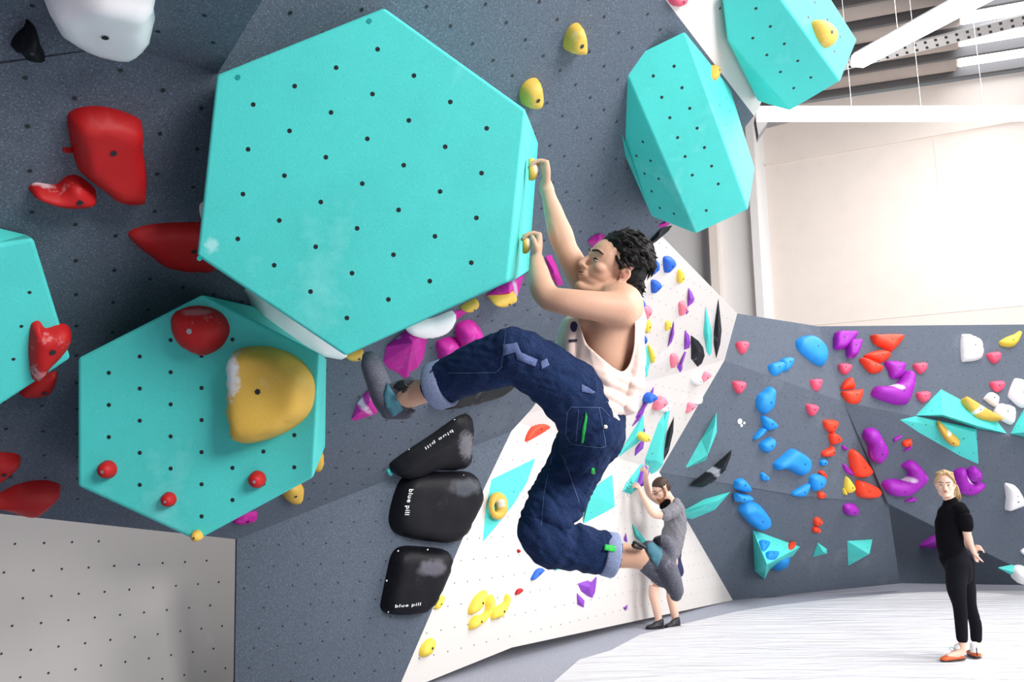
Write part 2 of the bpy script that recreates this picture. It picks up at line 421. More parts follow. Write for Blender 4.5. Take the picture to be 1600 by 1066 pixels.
for t in (.62, 1.62, 2.6, 3.6, 4.65, 5.75, 6.9, 8.1):      # sagging foil between the purlins
    for sa, sb in ((-12, 3.5), (6.0, 8.7)):
        V = []; nn_ = 9
        for s_ in (sa, sb):
            for q in range(nn_): V.append(RF(s_, t-.36+.72*q/(nn_-1), .20-.20*math.sin(math.pi*q/(nn_-1))))
        o = link('ceiling_foil', V, [[q, q+1, nn_+q+1, nn_+q] for q in range(nn_-1)], 'roof', smooth=True); o['kind'] = 'structure'
# skylight panels: two bays of clear sheeting
def sk(x): 
    p = PRF.on(*x); return (p-eA)
for i, (sa, sb) in enumerate(((3.6, 5.9), (8.8, 11))):
    pts = [RF(sa, .1, .30), RF(sb, .1, .30), RF(sb, 16, .30), RF(sa, 16, .30)]
    o = link('window_%d' % (i+1), pts, [[0, 1, 2, 3]], 'sky'); o['kind'] = 'structure'
ta, tb = PRF.on(1330, 97, .15), PRF.on(1640, 19, .15)
def cable_tray():
    d = (tb-ta).normalized(); n = PRF.n; s_ = d.cross(n).normalized(); V = []; Fc = []; FM = []
    a = ta-d*4; b_ = tb+d*3
    for p in (a, b_):
        for u_ in (-.22, .22):
            for w_ in (0, .05): V.append(p+s_*u_+n*w_)
    Fc += [[0, 1, 3, 2], [4, 6, 7, 5], [0, 4, 5, 1], [2, 3, 7, 6], [1, 5, 7, 3], [0, 2, 6, 4]]; FM += [0]*6
    L_ = (b_-a).length; t = .2
    while t < L_:
        for u_ in (-.12, .12):
            c_ = a+d*t+s_*u_+n*.052; i = len(V)
            V.extend([c_-d*.03-s_*.055, c_+d*.03-s_*.055, c_+d*.03+s_*.055, c_-d*.03+s_*.055]); Fc.append([i, i+1, i+2, i+3]); FM.append(1)
        t += .22
    o = link('trim_40', V, Fc, ['lamphouse', 'nut'], fmat=FM); o['kind'] = 'structure'
cable_tray()

# ------------------------------------------------------------------ volumes and holds
def spline(pts, n=4):
    out = []; k = len(pts)
    for i in range(k):
        p0, p1, p2, p3 = (np.array(pts[(i+j-1) % k], float) for j in range(4))
        for t in np.arange(n)/n:
            out.append(tuple(.5*((2*p1)+(p2-p0)*t+(2*p0-5*p1+4*p2-p3)*t*t+(3*p1-p0-3*p2+p3)*t**3)))
    return out
def dome(name, pl, pts, m, h, rim=1.0, soft=True, tilt=(0, 0), bolt=True, parent=None, seed=0, m2='nut', rough=.005, base=0.0, nb=1):
    """a moulded hold: its foot follows the outline on the wall, its back swells out by h metres"""
    o2 = spline(pts, max(4, min(9, int(max(abs(pts[0][0]-q[0]) for q in pts)/6)))) if soft else pts
    A = [pl.on(x, y) for x, y in o2]
    c = sum(A, Vector((0, 0, 0)))/len(A); a = pl.h; b = pl.u
    Q = [((p-c).dot(a), (p-c).dot(b)) for p in A]
    if not soft:
        R = []
        for i in range(len(Q)):
            p, q = Q[i], Q[(i+1) % len(Q)]
            for t in (0, .33, .66): R.append((p[0]+(q[0]-p[0])*t, p[1]+(q[1]-p[1])*t))
        Q = R
    W = max(q[0] for q in Q)-min(q[0] for q in Q); H = max(q[1] for q in Q)-min(q[1] for q in Q)
    st = max(min(W, H)/11, max(W, H)/26)
    pin = [Vector(q) for q in Q]; n0 = len(pin)
    x0 = min(q[0] for q in Q); y0 = min(q[1] for q in Q); j = 0
    ins = []
    y = y0
    while y < y0+H:
        x = x0 + (st/2 if j % 2 else 0)
        while x < x0+W:
            if pip(x, y, Q):
                d = dist_poly(x, y, Q)
                if d > st*.35: pin.append(Vector((x, y))); ins.append(d)
            x += st
        y += st*.87; j += 1
    mx = max(ins) if ins else min(W, H)/2
    r = delaunay_2d_cdt(pin, [], [list(range(n0))], 1, 1e-7)
    V = []; wdt = max(mx*rim, 1e-5); rnd = noise.noise
    best = (-1, None)
    for v in r[0]:
        d = dist_poly(v.x, v.y, Q)
        onedge = d < st*.02
        t = min(1, d/wdt)
        z = h*math.sqrt(max(0, 1-(1-t)**2)) if soft else h*t
        z *= 1+tilt[0]*v.x/(W/2+1e-6)+tilt[1]*v.y/(H/2+1e-6)
        if not onedge: z += rnd(Vector((v.x*9+seed, v.y*9, seed)))*rough*min(1, t*2)*(h/.06)
        if d > best[0]: best = (d, (v.x, v.y, z))
        V.append(c+a*v.x+b*v.y+pl.n*(z+base if not onedge else base))
    Fc = [list(f) for f in r[2]]; FM = [0]*len(Fc)
    # orient the front
    f = Fc[0]; nn = (V[f[1]]-V[f[0]]).cross(V[f[2]]-V[f[0]])
    if nn.dot(pl.n) < 0: Fc = [f[::-1] for f in Fc]
    # skirt and foot
    from collections import Counter
    ed = Counter()
    for f in Fc:
        for i in range(len(f)): ed[(f[i], f[(i+1) % len(f)])] += 1
    bd = [(i, j) for (i, j) in ed if (j, i) not in ed]
    mp = {}
    for i, j in bd:
        for k in (i, j):
            if k not in mp: mp[k] = len(V); V.append(V[k]-pl.n*(.012+base))
        Fc.append([j, i, mp[i], mp[j]]); FM.append(0)
    ms = [m]
    if bolt and best[1]:
        ms.append(m2)
        for k in range(nb):
            bx = best[1][0]+(k-(nb-1)/2)*W*.3; by = best[1][1]
            disc(V, Fc, FM, c+a*bx+b*by+pl.n*(best[1][2]+base), pl.n, min(.011, mx*.22), 1, lift=.003)
    o = link(name, V, Fc, ms, fmat=FM, smooth=soft)
    bake_origin(o)
    if not soft:
        bv = o.modifiers.new('edge', 'BEVEL'); bv.width = .004; bv.segments = 2; bv.limit_method = 'ANGLE'
    if parent: adopt(parent, o)
    return o
def volume(name, faces, verts, m='teal', lat=None, sp=.1, parent=None, r=.0075, inset=.035, bev=.012, nutfaces=None):
    """a plywood volume: closed faceted body with its threaded holes sunk into the faces"""
    V = [Vector(v) for v in verts]; Fc = []; FM = []
    c = sum(V, Vector())/len(V)
    for fi, f in enumerate(faces):
        pts = [V[i] for i in f]; n = (pts[1]-pts[0]).cross(pts[2]-pts[0]).normalized()
        if n.dot(c-pts[0]) > 0: n = -n
        vis = n.dot(CAM-pts[0]) > 0
        if (nutfaces is not None and fi not in nutfaces) or not vis:
            Fc.append(list(f)); FM.append(0); continue
        h = (pts[1]-pts[0]).normalized(); u = n.cross(h)
        Q = [((p-pts[0]).dot(h), (p-pts[0]).dot(u)) for p in pts]
        cs = []
        if lat and fi in lat: cs = [((p-pts[0]).dot(h), (p-pts[0]).dot(u)) for p in lat[fi]]
        else:
            j = 0; y = min(q[1] for q in Q)+sp*.5
            while y < max(q[1] for q in Q):
                x = min(q[0] for q in Q)+sp*.5+(sp/2 if j % 2 else 0)
                while x < max(q[0] for q in Q):
                    if pip(x, y, Q) and dist_poly(x, y, Q) > inset: cs.append((x, y))
                    x += sp
                y += sp; j += 1
        cs = [q for q in cs if pip(*q, Q) and dist_poly(*q, Q) > r*1.5]
        if not cs: Fc.append(list(f)); FM.append(0); continue
        pin = [Vector(q) for q in Q]; fin = [list(range(len(Q)))]
        for x, y in cs:
            k = len(pin); pin += [Vector((x+r*math.cos(t*math.pi/3), y+r*math.sin(t*math.pi/3))) for t in range(6)]; fin.append(list(range(k, k+6)))
        R = delaunay_2d_cdt(pin, [], fin, 1, 1e-7)
        idx = []
        for q in R[0]:
            p = pts[0]+h*q.x+u*q.y; best = None
            for i in f:
                if (V[i]-p).length < 1e-4: best = i
            if best is None: best = len(V); V.append(p)
            idx.append(best)
        for tri, og in zip(R[2], R[5]):
            Fc.append([idx[i] for i in tri]); FM.append(1 if any(g > 0 for g in og) else 0)
    body = link(name, V, Fc, [m, 'nut'], fmat=FM)
    bm = bmesh.new(); bm.from_mesh(body.data); bmesh.ops.recalc_face_normals(bm, faces=bm.faces[:]); bm.to_mesh(body.data); bm.free()
    bake_origin(body)
    bv = body.modifiers.new('edge', 'BEVEL'); bv.width = bev; bv.segments = 3; bv.limit_method = 'ANGLE'
    return body
VOL = 'climbing volume'; HOLD = 'climbing hold'

# --- the big hexagon the climber hangs from; its face stands square to the photo, its back runs out on the overhang
hexp = [(600, 12), (822, 172), (794, 441), (540, 557), (308, 400), (338, 117)]
DF = 2.65
front = [P(x, y, DF) for x, y in hexp]
backp = [(612, 30), (841, 222), (826, 424), (560, 500), (360, 385), (372, 130)]
mid = [P(x, y, 2.95) for x, y in [(600, 40), (829, 190), (808, 436), (541, 530), (330, 395), (352, 128)]]
bk = []
for (x, y) in backp:
    q = onM(x, y); bk.append(q - NM*0.0)
bk[5] = onM(352, 128); 
mid[5] = P(341, 119, 2.70); mid[0] = P(602, 20, 2.78); mid[4] = P(313, 399, 2.85)
vv = front+mid+bk
ff = [[0, 1, 2, 3, 4, 5]]+[[i, (i+1) % 6, 6+(i+1) % 6, 6+i] for i in range(6)]+[[6+i, 6+(i+1) % 6, 12+(i+1) % 6, 12+i] for i in range(6)]+[[12, 13, 14, 15, 16, 17][::-1]]
lat0 = []
for i in range(-12, 12):
    for j in range(-12, 12):
        x = 590-64.8*i-8*j; y = 77+28.8*i+70*j
        if pip(x, y, hexp) and dist_poly(x, y, hexp) > 44: lat0.append(P(x, y, DF))
v1 = volume('climbing_volume', ff, vv, lat={0: lat0}, nutfaces=[0], r=.0088, bev=.010)
tag(v1, 'huge turquoise hexagonal volume that the climber hangs from', VOL)
bl = [link('bolt_cap', *(lambda V, Fc, FM: (disc(V, Fc, FM, P(x, y, DF), -DV, .009, 0, 10), (V, Fc))[1])([], [], []), ['teal_bolt']) for x, y in [(577, 33), (372, 121), (312, 404)]]
for o in bl: bake_origin(o)
adopt(v1, *bl)
# chalk on it is in its paint
# --- lower left hexagon
h2 = [(315, 460), (500, 553), (490, 746), (307, 845), (122, 760), (122, 559)]
D2 = 3.0
fr2 = [P(x, y, D2) for x, y in h2]
b2p = [(330, 462), (511, 566), (508, 700), (330, 800), (150, 740), (140, 570)]
b2p[1] = (510, 560)
bb2 = [onM(x, y) for x, y in b2p]
bb2[0] = onM(398, 478)
ff2 = [[0, 1, 2, 3, 4, 5]]+[[i, (i+1) % 6, 6+(i+1) % 6, 6+i] for i in range(6)]+[[6, 7, 8, 9, 10, 11][::-1]]
l2 = []
for i in range(-10, 12):
    for j in range(-10, 12):
        x = 170+48.3*i; y = 633+50.2*j-25.6*i + (25*(i//1) if 0 else 0)
        if pip(x, y, h2) and dist_poly(x, y, h2) > 26: l2.append(P(x, y, D2))
v2 = volume('climbing_volume', ff2, fr2+bb2, lat={0: l2}, nutfaces=[0], r=.0088, bev=.012)
tag(v2, 'turquoise hexagonal volume with red balls and a big mustard hold on it', VOL)
# --- left edge volume
q = [(0, 383), (52, 371), (111, 560), (-10, 640), (-200, 700), (-240, 400)]
fr3 = [P(x, y, d) for (x, y), d in zip(q, (2.62, 2.66, 2.95, 2.85, 2.7, 2.45))]
pl3 = Plane(fr3[1], fr3[2], fr3[4])
fr3 = [pl3.on(x, y) for x, y in q]
q2 = [(-40, 345), (45, 368), (80, 545), (-20, 610), (-190, 660), (-230, 360)]
bk3 = [onM(x, y) for x, y in q2]
v3 = volume('climbing_volume', ff2, fr3+bk3, nutfaces=[0], sp=.12, r=.007)
tag(v3, 'turquoise volume cut off by the left edge of the photo, red heart-shaped hold on it', VOL)
# --- long volume right of the climber's head
A = P(1070, 49, 3.86); B = P(971, 96, 3.92); E_ = P(1169, 327, 4.35)
pm = Plane(A, B, E_); Dn = pm.on(1087, 365)
C_ = P(965, 214, 4.42); Hh = P(1018, 338, 4.95); G_ = P(1179, 264, 4.8); G2_ = P(1141, 141, 4.45)
pr = Plane(A, E_, P(1179, 264, 4.75)); G_ = pr.on(1179, 264); G2_ = pr.on(1141, 141)
ql = Plane(B, Dn, P(965, 214, 4.35)); C_ = ql.on(965, 214); Hh = ql.on(1018, 338)
bkc = onM(1060, 210)
ba = [onM(x, y) for x, y in [(1066, 60), (975, 110), (972, 210), (1022, 325)]]+[onM(1080, 330), onM(1150, 300), onM(1172, 262), onM(1138, 142)]
vs = [A, B, C_, Hh, Dn, E_, G_, G2_]+ba
fs = [[0, 1, 4, 5], [1, 2, 3, 4], [0, 5, 6, 7]]+[[i, (i+1) % 8, 8+(i+1) % 8, 8+i] for i in range(8)]
v4 = volume('climbing_volume', fs, vs, nutfaces=[0, 1, 2], sp=.145, r=.009, inset=.05, bev=.008,
    lat={0: [pm.on(900+x/3.478, y/3.478) for x, y in [(533, 360), (576, 477), (618, 589), (658, 697), (698, 802), (737, 903), (773, 1000), (420, 413), (466, 529), (510, 640), (552, 748), (593, 851), (632, 952)]]+[pm.on(1103.5, 329)],
         1: [ql.on(900+x/3.478, y/3.478) for x, y in [(265, 538), (253, 733), (363, 771), (328, 847), (405, 874), (372, 944), (449, 972), (411, 1040)]]+[ql.on(1031, 325), ql.on(1053, 334)],
         2: [pr.on(900+x/3.478, y/3.478) for x, y in [(782, 573), (836, 603), (820, 679), (870, 707), (855, 779), (903, 805), (887, 877), (934, 902), (921, 974)]]})
tag(v4, 'long turquoise ridged volume on the charcoal overhang, upper right of the climber', VOL)
# --- volume on the pale panel at the top
a0 = P(1215, -10, 3.92); l0 = P(1128, -10, 4.1); l1 = P(1136, 62, 4.15); bt = P(1234, 173, 4.55)
pf = Plane(a0, l1, bt); l0 = pf.on(1127, -10); rt = pf.on(1313, 127)
a0 = pf.on(1214, -10)
pg = Plane(a0, rt, P(1339, 62, 4.5)); g1 = pg.on(1339, 62); g2 = pg.on(1292, -12)
sm = P(1184, 158, 4.72)
up1 = pf.on(1190, -120); up2 = pf.on(1125, -110); g3 = pg.on(1210, -110)
vs = [a0, l0, l1, sm, bt, rt, g1, g2]
bs = [onN(x, y, 0) for x, y in [(1205, -20), (1135, -10), (1140, 60), (1186, 150), (1195, 150), (1220, 90), (1250, 20), (1248, -15)]]
v5 = volume('climbing_volume', [[0, 1, 2, 4, 5], [2, 3, 4], [0, 5, 6, 7]]+[[i, (i+1) % 8, 8+(i+1) % 8, 8+i] for i in range(8)], vs+bs, nutfaces=[0, 2], r=.009, bev=.008,
    lat={0: [pf.on(900+x/3.478, y/3.478) for x, y in [(978, 46), (1056, 144), (961, 207), (1037, 299), (1132, 238), (1111, 391), (1205, 331), (1276, 421), (1183, 479)]],
         2: [pg.on(900+x/3.478, y/3.478) for x, y in [(1263, 94), (1367, 107), (1436, 200), (1405, 280), (1298, 14)]]})
tag(v5, 'turquoise ridged volume cut off by the top edge, one mustard hold on its bright side', VOL)

def H(pl, pts, m, h, label, group=None, name='climbing_hold', **k):
    o = dome(name, pl, pts, m, h, seed=random.random()*50, **k)
    return tag(o, label, HOLD, group)
def prism(pl, outl, apex, h, label, m='teal', sp=.17, group=None, name='climbing_volume', cat=VOL, nutf=True, r=.008, bev=.006):
    """a low faceted volume: outline on the wall, one or two raised ridge points"""
    base = [pl.on(x, y) for x, y in outl]; n = len(base)
    ap = [pl.on(x, y, hh) for (x, y), hh in zip(apex, h)]
    V = base+ap
    if len(ap) == 1: Fc = [[i, (i+1) % n, n] for i in range(n)]
    else:
        P0 = [px(a) for a in ap]; near = []
        for x, y in outl: near.append(min(range(len(ap)), key=lambda k: (P0[k][0]-x)**2+(P0[k][1]-y)**2))
        Fc = []
        for i in range(n):
            j = (i+1) % n; a, b_ = near[i], near[j]
            if a == b_: Fc.append([i, j, n+a])
            else: Fc.append([i, j, n+b_]); Fc.append([i, n+b_, n+a])
    Fc.append(list(range(n))[::-1])
    k = list(range(len(Fc)-1)) if nutf else []
    o = volume(name, Fc, V, m=m, sp=sp, nutfaces=k, r=r, inset=.04, bev=bev)
    return tag(o, label, cat, group)

# ---- left part of the overhang
O = lambda p: Z(0, 0, 2.665, p)
H(PU, O([(185, -60), (192, 5), (230, 70), (330, 130), (450, 163), (530, 174), (600, 150), (642, 95), (640, 30), (632, -60), (400, -130)]), 'white', .10, 'large smooth white hold cut off by the top edge of the photo', rim=.5)
H(PM, O([(45, 190), (60, 150), (100, 110), (112, 80), (150, 120), (165, 180), (185, 225), (150, 238), (95, 228), (80, 200)]), 'black', .07, 'small glossy black hold in the dark ledge at the top left')
H(PM, O([(280, 500), (300, 460), (370, 442), (450, 447), (540, 475), (590, 510), (585, 590), (605, 680), (610, 785), (580, 815), (500, 820), (430, 790), (380, 745), (330, 710), (300, 620)]), 'red', .09, 'big red slab-shaped hold left of the huge hexagon', rim=.35, nb=1)
tg = H(PM, O([(258, 615), (300, 612), (302, 636), (262, 633)]), 'red', .02, 'small red peg with a white label beside the big red hold', soft=False, bolt=False)
H(PM, O([(120, 780), (150, 760), (230, 768), (275, 735), (320, 730), (370, 760), (400, 800), (370, 835), (270, 842), (190, 825), (130, 800)]), 'redchalk', .08, 'small chalky red hold below the big red slab', rim=.9)
H(PM, [(202, 362), (240, 350), (310, 347), (345, 350), (340, 418), (270, 421), (235, 400), (208, 378)], 'red', .04, 'red lens-shaped hold partly hidden by the left corner of the huge hexagon', rim=.5)
H(PM, [(311, 325), (316, 316), (330, 318), (330, 345), (316, 345)], 'white', .03, 'sliver of a white hold at the left edge of the huge hexagon', bolt=False)
Pz = lambda p: Z(0, 400, 2.665, p)
H(pl3, Pz([(125, 300), (140, 275), (165, 272), (190, 300), (240, 288), (285, 296), (298, 335), (270, 390), (215, 450), (180, 495), (150, 515), (130, 500), (118, 400)]), 'redchalk', .06, 'red heart-shaped hold with chalk on the left edge volume', rim=.8)
H(PM, Pz([(80, 575), (120, 530), (225, 480), (236, 510), (210, 560), (150, 580)]), 'red', .04, 'red hold peeping out below the left edge volume')
H(PM, Pz([(-60, 830), (0, 818), (70, 825), (87, 850), (60, 880), (0, 926), (-60, 940)]), 'red', .06, 'upper of the two red holds at the left edge above the pale panel')
H(PM, Pz([(-60, 1000), (0, 985), (60, 955), (130, 937), (200, 935), (250, 955), (240, 985), (170, 1045), (100, 1062), (0, 1035), (-60, 1020)]), 'red', .09, 'lower and larger of the two red holds at the left edge above the pale panel', bolt=False)
PF2 = Plane(*fr2[:3])
H(PF2, Pz([(723, 270), (750, 225), (810, 207), (880, 215), (935, 250), (957, 310), (930, 370), (880, 405), (830, 414), (770, 385), (735, 340)]), 'redchalk', .11, 'large red dome on the top of the lower hexagon', m2='steel')
Qc = lambda p: Z(300, 300, 2.665, p)
H(PF2, Qc([(160, 700), (185, 660), (260, 642), (350, 650), (440, 690), (500, 760), (512, 840), (490, 920), (420, 985), (320, 1030), (220, 1048), (180, 1020), (160, 930), (158, 800)]), 'yellow', .13, 'big mustard D-shaped hold with a white chalk patch on the lower hexagon', rim=.45)
def circ(x, y, r, n=10, e=1): return [(x+r*math.cos(t*2*math.pi/n), y+r*e*math.sin(t*2*math.pi/n)) for t in range(n)]
S9 = lambda p: Z(0, 700, 2.912, p)
H(PF2, S9(circ(492, 98, 42)), 'red', .045, 'left one of the small red balls on the lower hexagon', m2='steel')
H(PF2, S9(circ(770, 234, 34)), 'red', .04, 'middle and lowest of the small red balls on the lower hexagon', m2='steel')
H(PF2, S9(circ(1172, 143, 40)), 'red', .045, 'right one of the small red balls on the lower hexagon', m2='steel')
H(PF2, S9(circ(897, 399, 26)), 'yellow', .035, 'tiny mustard ball at the bottom tip of the lower hexagon', m2='nut')
PS2 = Plane(fr2[1], fr2[2], bb2[1])
H(PM, circ(491, 716, 15, e=1.2), 'yellow', .05, 'mustard ball at the right side of the lower hexagon', bolt=False)
H(PM, circ(458, 768, 17), 'yellow', .05, 'mustard ball under the lower right edge of the lower hexagon')
H(PM, S9([(1060, 335), (1090, 310), (1130, 293), (1168, 290), (1165, 322), (1130, 338), (1085, 345)]), 'magenta', .03, 'magenta hold peeping out below the lower hexagon')
H(PM, Qc([(222, 395), (240, 450), (265, 520), (315, 590), (400, 645), (500, 672), (630, 684), (640, 600), (500, 470), (350, 390)]), 'white', .05, 'white rounded hold showing below the lower left edge of the huge hexagon', rim=.4, bolt=False)
T = lambda p: Z(540, 480, 5.329, p)
H(PM, T([(480, 130), (600, 100), (720, 90), (885, 30), (880, 95), (820, 168), (720, 214), (600, 222), (515, 196)]), 'white', .035, 'white half-disc hold under the lower right edge of the huge hexagon', rim=.7, bolt=False, base=.03)
prism(PM, T([(330, 330), (500, 190), (690, 215), (650, 430), (600, 512), (530, 545), (528, 600), (500, 612), (440, 555), (350, 510), (312, 460)]), T([(560, 300)]), [.10], "large chalky magenta hold above the climber's raised foot", m='magenta', nutf=False, name='climbing_hold', cat=HOLD)
prism(PM, T([(45, 940), (90, 800), (215, 650), (300, 700), (260, 890), (75, 950)]), T([(200, 800)]), [.06], "chalky magenta hold below the climber's raised foot", m='magenta', nutf=False, name='climbing_hold', cat=HOLD)
prism(PM, T([(820, 60), (1040, -10), (1045, 20), (885, 140), (810, 180), (740, 256), (700, 232), (720, 150)]), T([(860, 80)]), [.015], 'thin magenta hold behind the white half-disc', m='magenta', nutf=False, name='climbing_hold', cat=HOLD)
H(PM, T([(912, 165), (955, 120), (1050, 108), (1118, 175), (1132, 230), (1090, 320), (1000, 370), (935, 350), (915, 280)]), 'magenta', .09, "right block of the magenta pair above the climber's raised shin", rim=.55)
H(PM, T([(752, 300), (800, 262), (880, 247), (925, 270), (950, 360), (880, 430), (790, 452), (765, 400)]), 'magenta', .075, "left block of the magenta pair above the climber's raised shin", rim=.55)
H(PM, T([(0, 422), (10, 395), (135, 350), (140, 400), (100, 435), (40, 440)]), 'yellow', .03, 'mustard hold at the bottom tip of the huge hexagon')
U9 = lambda p: Z(640, 420, 4.44, p)
prism(PM, U9([(522, 190), (690, 60), (795, 40), (765, 150), (728, 242), (700, 250), (590, 236)]), U9([(690, 160)]), [.07], 'dark purple wedge hold under the right end of the huge hexagon', m='magenta', nutf=False, name='climbing_hold', cat=HOLD)
H(PM, U9([(535, 185), (600, 150), (680, 118), (692, 150), (665, 172), (590, 202)]), 'yellow', .03, 'mustard finger-shaped hold on the dark purple wedge', base=.075)
H(PM, U9([(350, 265), (400, 230), (458, 205), (462, 232), (430, 265), (385, 280)]), 'yellow', .03, 'mustard hold between the white half-disc and the purple wedge', base=.02)
V9 = lambda p: Z(750, 220, 3.553, p)
prism(PM, V9([(360, 640), (395, 628), (430, 700), (465, 800), (432, 810), (385, 750)]), V9([(412, 730)]), [.05], "magenta hold showing between the climber's two arms", m='magenta', nutf=False, name='climbing_hold', cat=HOLD)
prism(PM, V9([(595, 555), (620, 530), (662, 511), (730, 540), (700, 600), (625, 607)]), V9([(660, 560)]), [.05], "magenta hold just above the climber's hair", m='magenta', nutf=False, name='climbing_hold', cat=HOLD)
prism(PM, V9([(885, 622), (925, 570), (1010, 480), (1072, 465), (1050, 500), (980, 560)]), V9([(985, 540)]), [.03], 'black wedge hold at the right edge of the overhang under the long volume', m='blackflat', nutf=False, name='climbing_hold', cat=HOLD)
prism(PM, V9([(985, 468), (1040, 440), (1065, 455), (1040, 475), (1000, 485)]), V9([(1030, 462)]), [.02], 'tiny magenta hold tucked under the long volume', m='magenta', nutf=False, name='climbing_hold', cat=HOLD)
W3 = lambda p: Z(700, 0, 2.665, p)
yg = 'mustard egg holds on the overhang'
H(PM, W3([(545, 97), (562, 140), (560, 195), (540, 215), (500, 212), (480, 195), (485, 150), (510, 105)]), 'yellow', .07, 'upper mustard egg-shaped hold above the right corner of the huge hexagon', yg, rim=.8)
H(PM, W3([(372, 328), (383, 380), (375, 420), (350, 440), (310, 435), (297, 400), (305, 360), (335, 330)]), 'yellow', .07, 'lower mustard egg-shaped hold near the right corner of the huge hexagon', yg, rim=.8)
H(pg, [(1268, 36), (1280, 31), (1293, 38), (1301, 52), (1299, 70), (1288, 75), (1277, 62)], 'yellow', .05, 'mustard hold on the bright side of the top volume', rim=.9)
H(pr, [(1111, 103), (1117, 103), (1121, 112), (1120, 122), (1116, 127), (1111, 120)], 'yellow', .03, 'small mustard hold on the right side of the long ridged volume')
H(PN, Z(1000, 0, 2.665, [(110, -30), (180, -30), (182, 2), (165, 22), (140, 25), (120, 8)]), 'pink', .04, 'pink hold on the pale panel cut off by the top edge')
# two jugs the hands hold, on the side of the huge hexagon
def jug(cx, cy, d, rx, ry, lab):
    bm = bmesh.new(); bmesh.ops.create_uvsphere(bm, u_segments=24, v_segments=14, radius=1)
    for v in bm.verts:
        x, y, z = v.co; x = max(x, -.35)
        v.co = CV(x*rx, z*ry, y*ry*.85)
    me = bpy.data.meshes.new('climbing_hold'); bm.to_mesh(me); bm.free(); me.materials.append(M['yellow'])
    for p in me.polygons: p.use_smooth = True
    o = bpy.data.objects.new('climbing_hold', me); COL.objects.link(o); o.location = P(cx, cy, d)
    return tag(o, lab, HOLD, 'mustard jugs in the climber\'s hands')
jug(830, 265, 2.87, .027, .040, "mustard jug in the climber's upper hand")
jug(820, 381, 2.85, .023, .036, "mustard jug in the climber's lower hand")
# ---- big black holds of the lower centre
W6 = lambda p: Z(590, 640, 5.922, p)
bh = [('second', PM, W6([(110, 530), (130, 480), (290, 365), (480, 240), (650, 120), (740, 62), (820, 42), (870, 80), (885, 150), (870, 230), (868, 330), (845, 420), (790, 480), (700, 512), (600, 520), (480, 520), (380, 555), (250, 592), (150, 590)]), .10, 'narrow-tailed glossy black hold, uppermost of the three lettered ones'),
      ('third', PL, W6([(105, 960), (150, 780), (210, 650), (300, 580), (400, 570), (600, 575), (800, 572), (900, 610), (955, 700), (955, 830), (900, 960), (840, 1080), (760, 1190), (650, 1235), (500, 1225), (330, 1200), (170, 1150), (110, 1070)]), .12, 'largest black hold, rounded square, middle of the three lettered ones'),
      ('fourth', PL, Z(590, 840, 7.617, [(30, 820), (60, 640), (110, 400), (150, 230), (220, 130), (330, 98), (500, 105), (700, 125), (820, 160), (880, 230), (880, 300), (830, 420), (760, 590), (680, 750), (600, 860), (480, 905), (300, 925), (180, 915), (80, 890)]), .11, 'lowest of the three lettered black holds, beside the pale wall')]
hold_objs = []
for nm, pl, pts, h, lab in bh:
    pts = pts[::1]
    o = H(pl, pts, 'black', h, lab, 'large black lettered holds', rim=.42, bolt=False); hold_objs.append((o, pl, h))
H(PM, [(672, 628), (700, 612), (750, 600), (795, 588), (800, 598), (790, 607), (770, 618), (715, 632), (680, 634)], 'blackflat', .06, "flat black hold behind the climber's raised shin, above the lettered ones", rim=.5)
# white studs on the black holds
def stud(par, pl, x, y, h):
    V = []; Fc = []; FM = []
    disc(V, Fc, FM, pl.on(x, y, h), pl.n, .006, 0, 8)
    o = link('screw', V, Fc, ['text']); bake_origin(o); adopt(par, o)
for k, pts in enumerate([[(712, 92), (858, 212), (652, 484), (290, 368), (192, 590)], [(268, 628), (795, 611), (920, 836)], []]):
    for x, y in pts: stud(hold_objs[k][0], hold_objs[k][1], 590+x/5.922, 640+y/5.922, .055 if k < 2 else .05)
for x, y in [(244, 160), (596, 145), (858, 294), (108, 514), (632, 790), (127, 887)]: stud(hold_objs[2][0], PL, 590+x/7.617, 840+y/7.617, .055)
# lettering
def lettering(par, pl, txt, pc, pdir, height, off, m='text', squash=1, flip=False, bold=.0, al='CENTER', dx=0):
    if ' ' in txt:
        a, b_ = txt.split(' ')
        lettering(par, pl, a, pc, pdir, height, off, m, squash, flip, bold, 'RIGHT', .05)
        return lettering(par, pl, b_, pc, pdir, height, off, m, squash, flip, bold, 'LEFT', .45)
    cu = bpy.data.curves.new('lettering', 'FONT'); cu.body = txt; cu.align_x = al; cu.align_y = 'CENTER'; cu.size = 1; cu.space_character = 1.15; cu.offset = bold
    t = bpy.data.objects.new('tmp', cu); COL.objects.link(t); dg = bpy.context.evaluated_depsgraph_get(); dg.update()
    me = bpy.data.meshes.new_from_object(t.evaluated_get(dg)); bpy.data.objects.remove(t)
    c = pl.on(*pc, off); q = pl.on(*pdir, off); xd = (q-c).normalized(); yd = pl.n.cross(xd)
    for v in me.vertices:
        x, y = (v.co.x+dx)*height, v.co.y*height*squash
        v.co = c+xd*x+yd*y
    me.materials.clear(); me.materials.append(M[m]); o = bpy.data.objects.new('lettering', me); COL.objects.link(o)
    bake_origin(o); adopt(par, o); o['label'] = 'printed lettering on the hold'
    return o
lettering(hold_objs[0][0], PM, 'blue pill', (686, 687), (672, 696), .060, .112, bold=.01)
lettering(hold_objs[1][0], PL, 'blue pill', (639, 785), (635.5, 805), .050, .125, bold=.01)
lettering(hold_objs[2][0], PL, 'blue pill', (638, 946), (656, 944.5), .056, .115, squash=.55, bold=.01)
ht = H(PM, W6([(80, 570), (105, 545), (128, 570), (135, 595), (100, 605)]), 'teal', .02, 'tiny turquoise peg at the tail of the uppermost lettered black hold', bolt=False)

